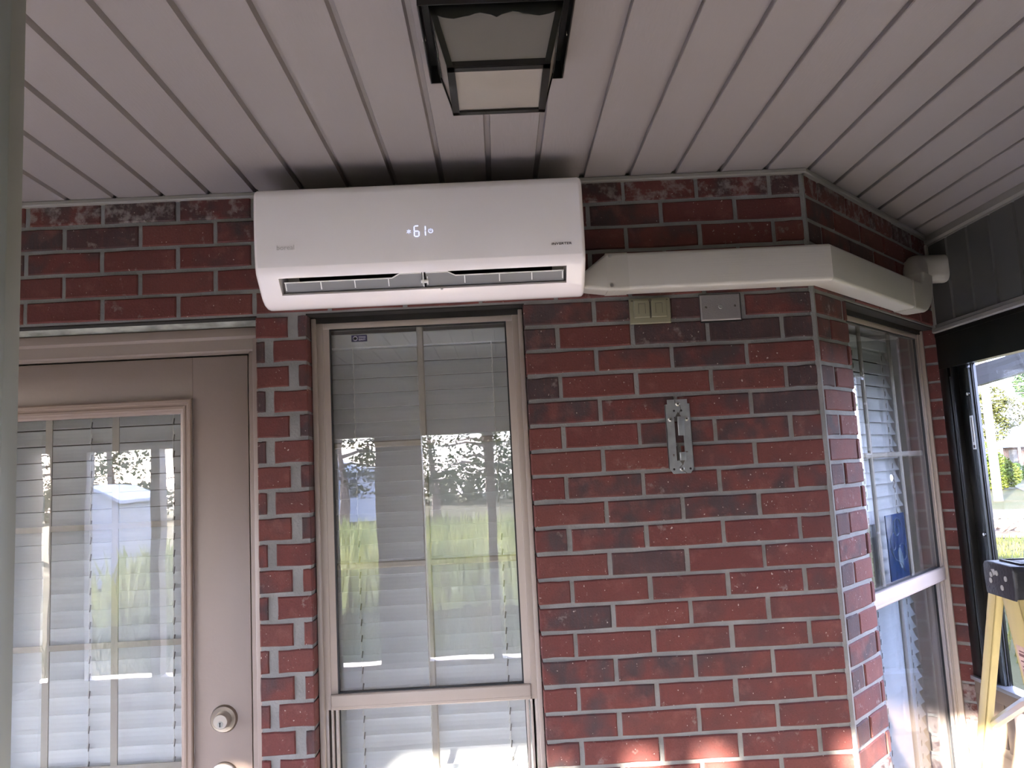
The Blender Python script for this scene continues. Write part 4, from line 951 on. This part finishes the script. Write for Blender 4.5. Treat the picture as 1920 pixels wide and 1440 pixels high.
def cloud(name, T, blobs, n, size, matn, parent=None, seed=1, flat=1.0):
    R = random.Random(seed); m = MB(T)
    tot = sum(b[3]**2 for b in blobs)
    for (cx, cy_, cz, r) in blobs:
        for _ in range(int(n*r*r/tot)):
            v = Vector((R.gauss(0, 1), R.gauss(0, 1), R.gauss(0, 1))).normalized()*r*(.55+.5*R.random()**.5); v.z *= flat
            c = Vector((cx, cy_, cz)) + v; a = Vector((R.gauss(0, 1), R.gauss(0, 1), R.gauss(0, .7))).normalized()*size*R.uniform(.6, 1.4)
            b = a.cross(Vector((R.gauss(0, 1), R.gauss(0, 1), R.gauss(0, 1)))).normalized()*size*R.uniform(.3, .7)
            m.add([tuple(c-a), tuple(c+b), tuple(c+a), tuple(c-b)], [(0, 1, 2, 3)])
    o = m.build(name, matn, parent, 'stuff'); return o
def tree(T, x, y, h, r, blobs, n, size, leaf, label, seed, group=None, name='tree', trunk=.18, zb=None, cat='tree', branches=0):
    t = empty(name, (x, y, ZG), label, cat, group, None, T)
    m = MB(T); top = h*.75
    m.tube([(x, y, ZG-.1), (x+.05*h*.3, y, ZG+top*.4), (x-.02*h, y+.02*h, ZG+top)], [trunk, trunk*.75, trunk*.3], 8); m.build('trunk', 'bark', t, smooth=True)
    R = random.Random(seed)
    for k in range(branches):
        a = R.uniform(0, 2*PI); z = ZG + h*R.uniform(.35, .8); L = r*R.uniform(.6, 1.1)
        m = MB(T); m.tube([(x, y, z), (x+math.cos(a)*L*.5, y+math.sin(a)*L*.5, z+L*.12), (x+math.cos(a)*L, y+math.sin(a)*L, z+L*.05)], [trunk*.35, trunk*.2, trunk*.07], 5); m.build('branch', 'bark', t, smooth=True)
    cloud('foliage', T, [(x+b[0], y+b[1], ZG+b[2], b[3]) for b in blobs], n, size, leaf, t, seed)
    return t
# seen through the right-hand window
tree(TO, 54, -.9, 5.2, 2, [(0, -.3, 4.4, .9), (.3, .5, 4.9, .8), (0, 1.2, 4.1, .9), (-.5, -1.4, 4.6, 1.2), (0, .2, 3.4, 1.0), (0, -1.5, 3.0, 1.3)], 6500, .10, 'leaf_c', 'olive green tree behind the wooden utility pole', 21)
tree(TO, 46, -.7, 2.2, 1.4, [(0, 0, .9, .9), (-.2, -1.1, .9, 1.0), (0, .55, .7, .6), (.2, -.3, 1.7, .7)], 7000, .075, 'leaf_a', 'bright green leafy bush at the foot of the utility pole', 22, name='bush', cat='bush', trunk=.06)
tree(TO, 59, 1.2, 1.0, 1.4, [(0, -.9, .5, .55), (0, 0, .5, .6), (0, 1.0, .5, .6), (0, 2.0, .5, .6), (0, 3, .5, .6)], 6000, .06, 'leaf_b', 'dark green clipped hedge before the brick house', 23, name='hedge', cat='hedge', trunk=.05)
tree(TO, 76, 2.4, 9, 2, [(0, 0, 7.2, 1.5), (.3, 1.2, 8.4, 1.3)], 3000, .16, 'leaf_b', 'dark distant tree rising over the blue roof', 24)
# brick house with blue roof
hs = empty('brick_house', (70, 5, ZG), 'brick house with pale blue metal roof across the road', 'house', None, None, TO)
m = MB(TO); m.box(66, 74, -.30, 16, ZG, ZG+2.3); m.build('wall', 'house_brick', hs)
m = MB(TO); m.prism([(65.2, ZG+2.2), (70, ZG+4.0), (75, ZG+2.2), (75, ZG+2.05), (65.2, ZG+2.05)], -.55, 17, 'y'); m.build('roof', 'roof_metal', hs)
for o in (.05, 2.2, 5):
    m = MB(TO); m.box(65.95, 66.02, o, o+.5, ZG+.9, ZG+1.9); m.build('window', 'dark_window', hs)
m = MB(TO); m.box(65.3, 65.45, .62, .78, ZG, ZG+2.1); m.build('porch_post', 'shed_white', hs)
# gutter downspout under the eave outside the right wall
gs = empty('downspout', (1.85, 1.05, -.25), 'grey ribbed gutter downspout seen through the storm glass', 'downspout')
m = MB()
def gsec(P, d, h=.038, t=.028):
    d = Vector(d).normalized(); v = Vector((0, 0, 1)) - d*d.z; v.normalize(); u = v.cross(d)
    out = []
    for a, b in ((-1, -1), (-.6, -.93), (-.2, -1), (.2, -.93), (.6, -1), (1, -1), (1, -.4), (.94, 0), (1, .4), (1, 1), (.6, .93), (.2, 1), (-.2, .93), (-.6, 1), (-1, 1), (-1, .4), (-.94, 0), (-1, -.4)):
        out.append(tuple(Vector(P) + v*a*h + u*b*t))
    return out
Q = [Vector((1.62, 1.02, -.195)), Vector((1.78, .86, -.150)), Vector((1.88, .755, -.112)), Vector((1.93, .68, -.072)), Vector((1.95, .60, -.01)), Vector((1.96, .56, .10))]
m.sweep([gsec(Q[i], (Q[min(i+1, 5)]-Q[max(i-1, 0)])) for i in range(6)]); m.build('spout_pipe', 'spout', gs)
m = MB(); m.sweep([gsec(Q[2]*.35+Q[1]*.65, Q[2]-Q[1], .041, .031), gsec(Q[2]*.4+Q[1]*.6, Q[2]-Q[1], .041, .031)]); m.sweep([gsec(Q[2], Q[3]-Q[1], .041, .031), gsec(Q[2]*.9+Q[3]*.1, Q[3]-Q[1], .041, .031)]); m.build('spout_seam', 'spout', gs)

# seen only mirrored in the glass: yard behind the camera
sh = empty('garden_shed', (-9.2, -16, ZG), 'white gabled garden shed mirrored in the door glass', 'shed')
m = MB(); m.box(-9.82, -8.58, -17.4, -15.2, ZG, ZG+1.88); m.build('wall', 'shed_white', sh)
for k in range(9): m = MB(); m.box(-9.83, -8.57, -15.2, -15.185, ZG+.05+.205*k, ZG+.24+.205*k); m.build('siding_board', 'shed_white', sh)
m = MB(); m.prism([(-9.92, ZG+1.83), (-9.2, ZG+2.16), (-8.48, ZG+1.83), (-8.48, ZG+1.90), (-9.2, ZG+2.23), (-9.92, ZG+1.90)], -17.5, -15.1, 'y'); m.build('roof', 'shed_roof', sh)
m = MB(); m.prism([(-9.82, ZG+1.85), (-9.2, ZG+2.15), (-8.58, ZG+1.85)], -15.25, -15.19, 'y'); m.build('gable', 'shed_white', sh)
h2 = empty('grey_house', (-10, -40, ZG), 'grey single storey house mirrored in the left of the tall window', 'house')
m = MB(); m.box(-15, -6.6, -44, -38, ZG, ZG+2.6); m.build('wall', 'house_grey', h2)
m = MB(); m.prism([(-15.5, ZG+2.5), (-10.6, ZG+3.7), (-6.1, ZG+2.5)], -44.5, -37.6, 'y'); m.build('roof', 'shed_roof', h2)
for x in (-9.6, -7.9):
    m = MB(); m.box(x-.45, x+.45, -38.04, -37.98, ZG+1.2, ZG+2.1); w_ = m.build('window', 'dark_window', h2)
    m = MB(); m.box(x-.03, x+.03, -37.98, -37.95, ZG+1.2, ZG+2.1); m.box(x-.5, x+.5, -37.98, -37.95, ZG+1.62, ZG+1.68); m.build('glazing_bar', 'shed_white', w_)
R = random.Random(31)
spots = [(-11.8, -21.5, 6.0, 'leaf_b', 'bushy tree behind the white shed'), (-5.0, -22, 4.6, 'leaf_c', 'olive tree right of the shed, mirrored in the door glass'), (-2.6, -26, 4.6, 'leaf_b', 'dark scrubby tree mirrored left in the tall window'),
         (-.6, -22, 4.4, 'leaf_b', 'dark scrubby tree mirrored in the middle of the tall window'), (1.0, -27, 4.9, 'needle', 'pine mirrored in the right pane of the tall window'), (5.5, -23, 5.5, 'leaf_c', 'olive tree far right in the yard behind the camera'),
         (-17, -26, 6.5, 'leaf_b', 'tall dark tree left of the shed'), (-7.6, -27, 6.2, 'needle', 'dark pine between the shed and the grey house'), (-13.0, -31, 6.0, 'leaf_c', 'olive tree before the left end of the grey house')]
for i, (x, y, h, lf_, lb_) in enumerate(spots):
    bl = [(R.uniform(-1.1, 1.1), R.uniform(-1, 1), h*R.uniform(.35, .95), h*R.uniform(.09, .17)) for _ in range(9)]
    tree(TM, x, y, h, h*.3, bl, 2300, .075, lf_, lb_, 40+i, branches=5)
for i, (x, y, h, lb_) in enumerate([(10, -.6, 8.5, 'nearest thin pine mirrored in the angled window'), (14, 4.4, 9.5, 'thin pine farther right, mirrored in the angled window'), (19, .5, 10, 'tallest thin pine mirrored in the angled window')]):
    bl = [(R.uniform(-1.6, 1.6), R.uniform(-1.6, 1.6), h*R.uniform(.35, .95), h*R.uniform(.06, .10)) for _ in range(12)]
    tree(TM, x, y, h, h*.22, bl, 3500, .08, 'needle', lb_, 70+i, branches=9, trunk=.16)
tl = empty('treeline', (-5, -62, ZG), 'long dark line of trees along the far end of the yard', 'trees', None, None, TM)
cloud('foliage', TM, [(x_, -62+R.uniform(-2, 2), ZG+R.uniform(.2, 1.3), R.uniform(1.0, 2.0)) for x_ in range(-52, 40, 2)], 16000, .28, 'leaf_b', tl, 90)
# tall grass and lawn tufts
def blades(name, x0, x1, y0, y1, n, h0, h1, matn, label, seed):
    R = random.Random(seed); m = MB()
    for _ in range(n):
        x, y = R.uniform(x0, x1), R.uniform(y0, y1); h = R.uniform(h0, h1); a = R.uniform(0, PI); w_ = h*.07; dx, dy = math.cos(a)*w_, math.sin(a)*w_; lx_, ly_ = R.uniform(-.3, .3)*h, R.uniform(-.3, .3)*h
        m.add([(x-dx, y-dy, ZG), (x+dx, y+dy, ZG), (x+lx_, y+ly_, ZG+h)], [(0, 1, 2)])
    tag(m.build(name, matn, None, 'stuff'), label, 'grass')
blades('tall_grass', -6.8, 4, -18, -10.2, 9000, .5, 1.25, 'blade_tall', 'tall bright grass growing in the yard behind the camera', 5)
blades('lawn_grass', -6.5, 4, -9.6, -4.2, 9000, .05, .22, 'blade', 'short lawn grass behind the porch', 6)
def bl2():
    R = random.Random(8); m = MB(TO)
    for _ in range(9000):
        x, y = R.uniform(9, 21), R.uniform(-2.5, 2.5); h = R.uniform(.04, .16); a = R.uniform(0, PI); w_ = h*.12; dx, dy = math.cos(a)*w_, math.sin(a)*w_
        m.add([(x-dx, y-dy, ZG), (x+dx, y+dy, ZG), (x+R.uniform(-.3, .3)*h, y+R.uniform(-.3, .3)*h, ZG+h)], [(0, 1, 2)])
    tag(m.build('lawn_grass', 'blade', None, 'stuff'), 'green lawn tufts outside the right-hand storm window', 'grass')
bl2()
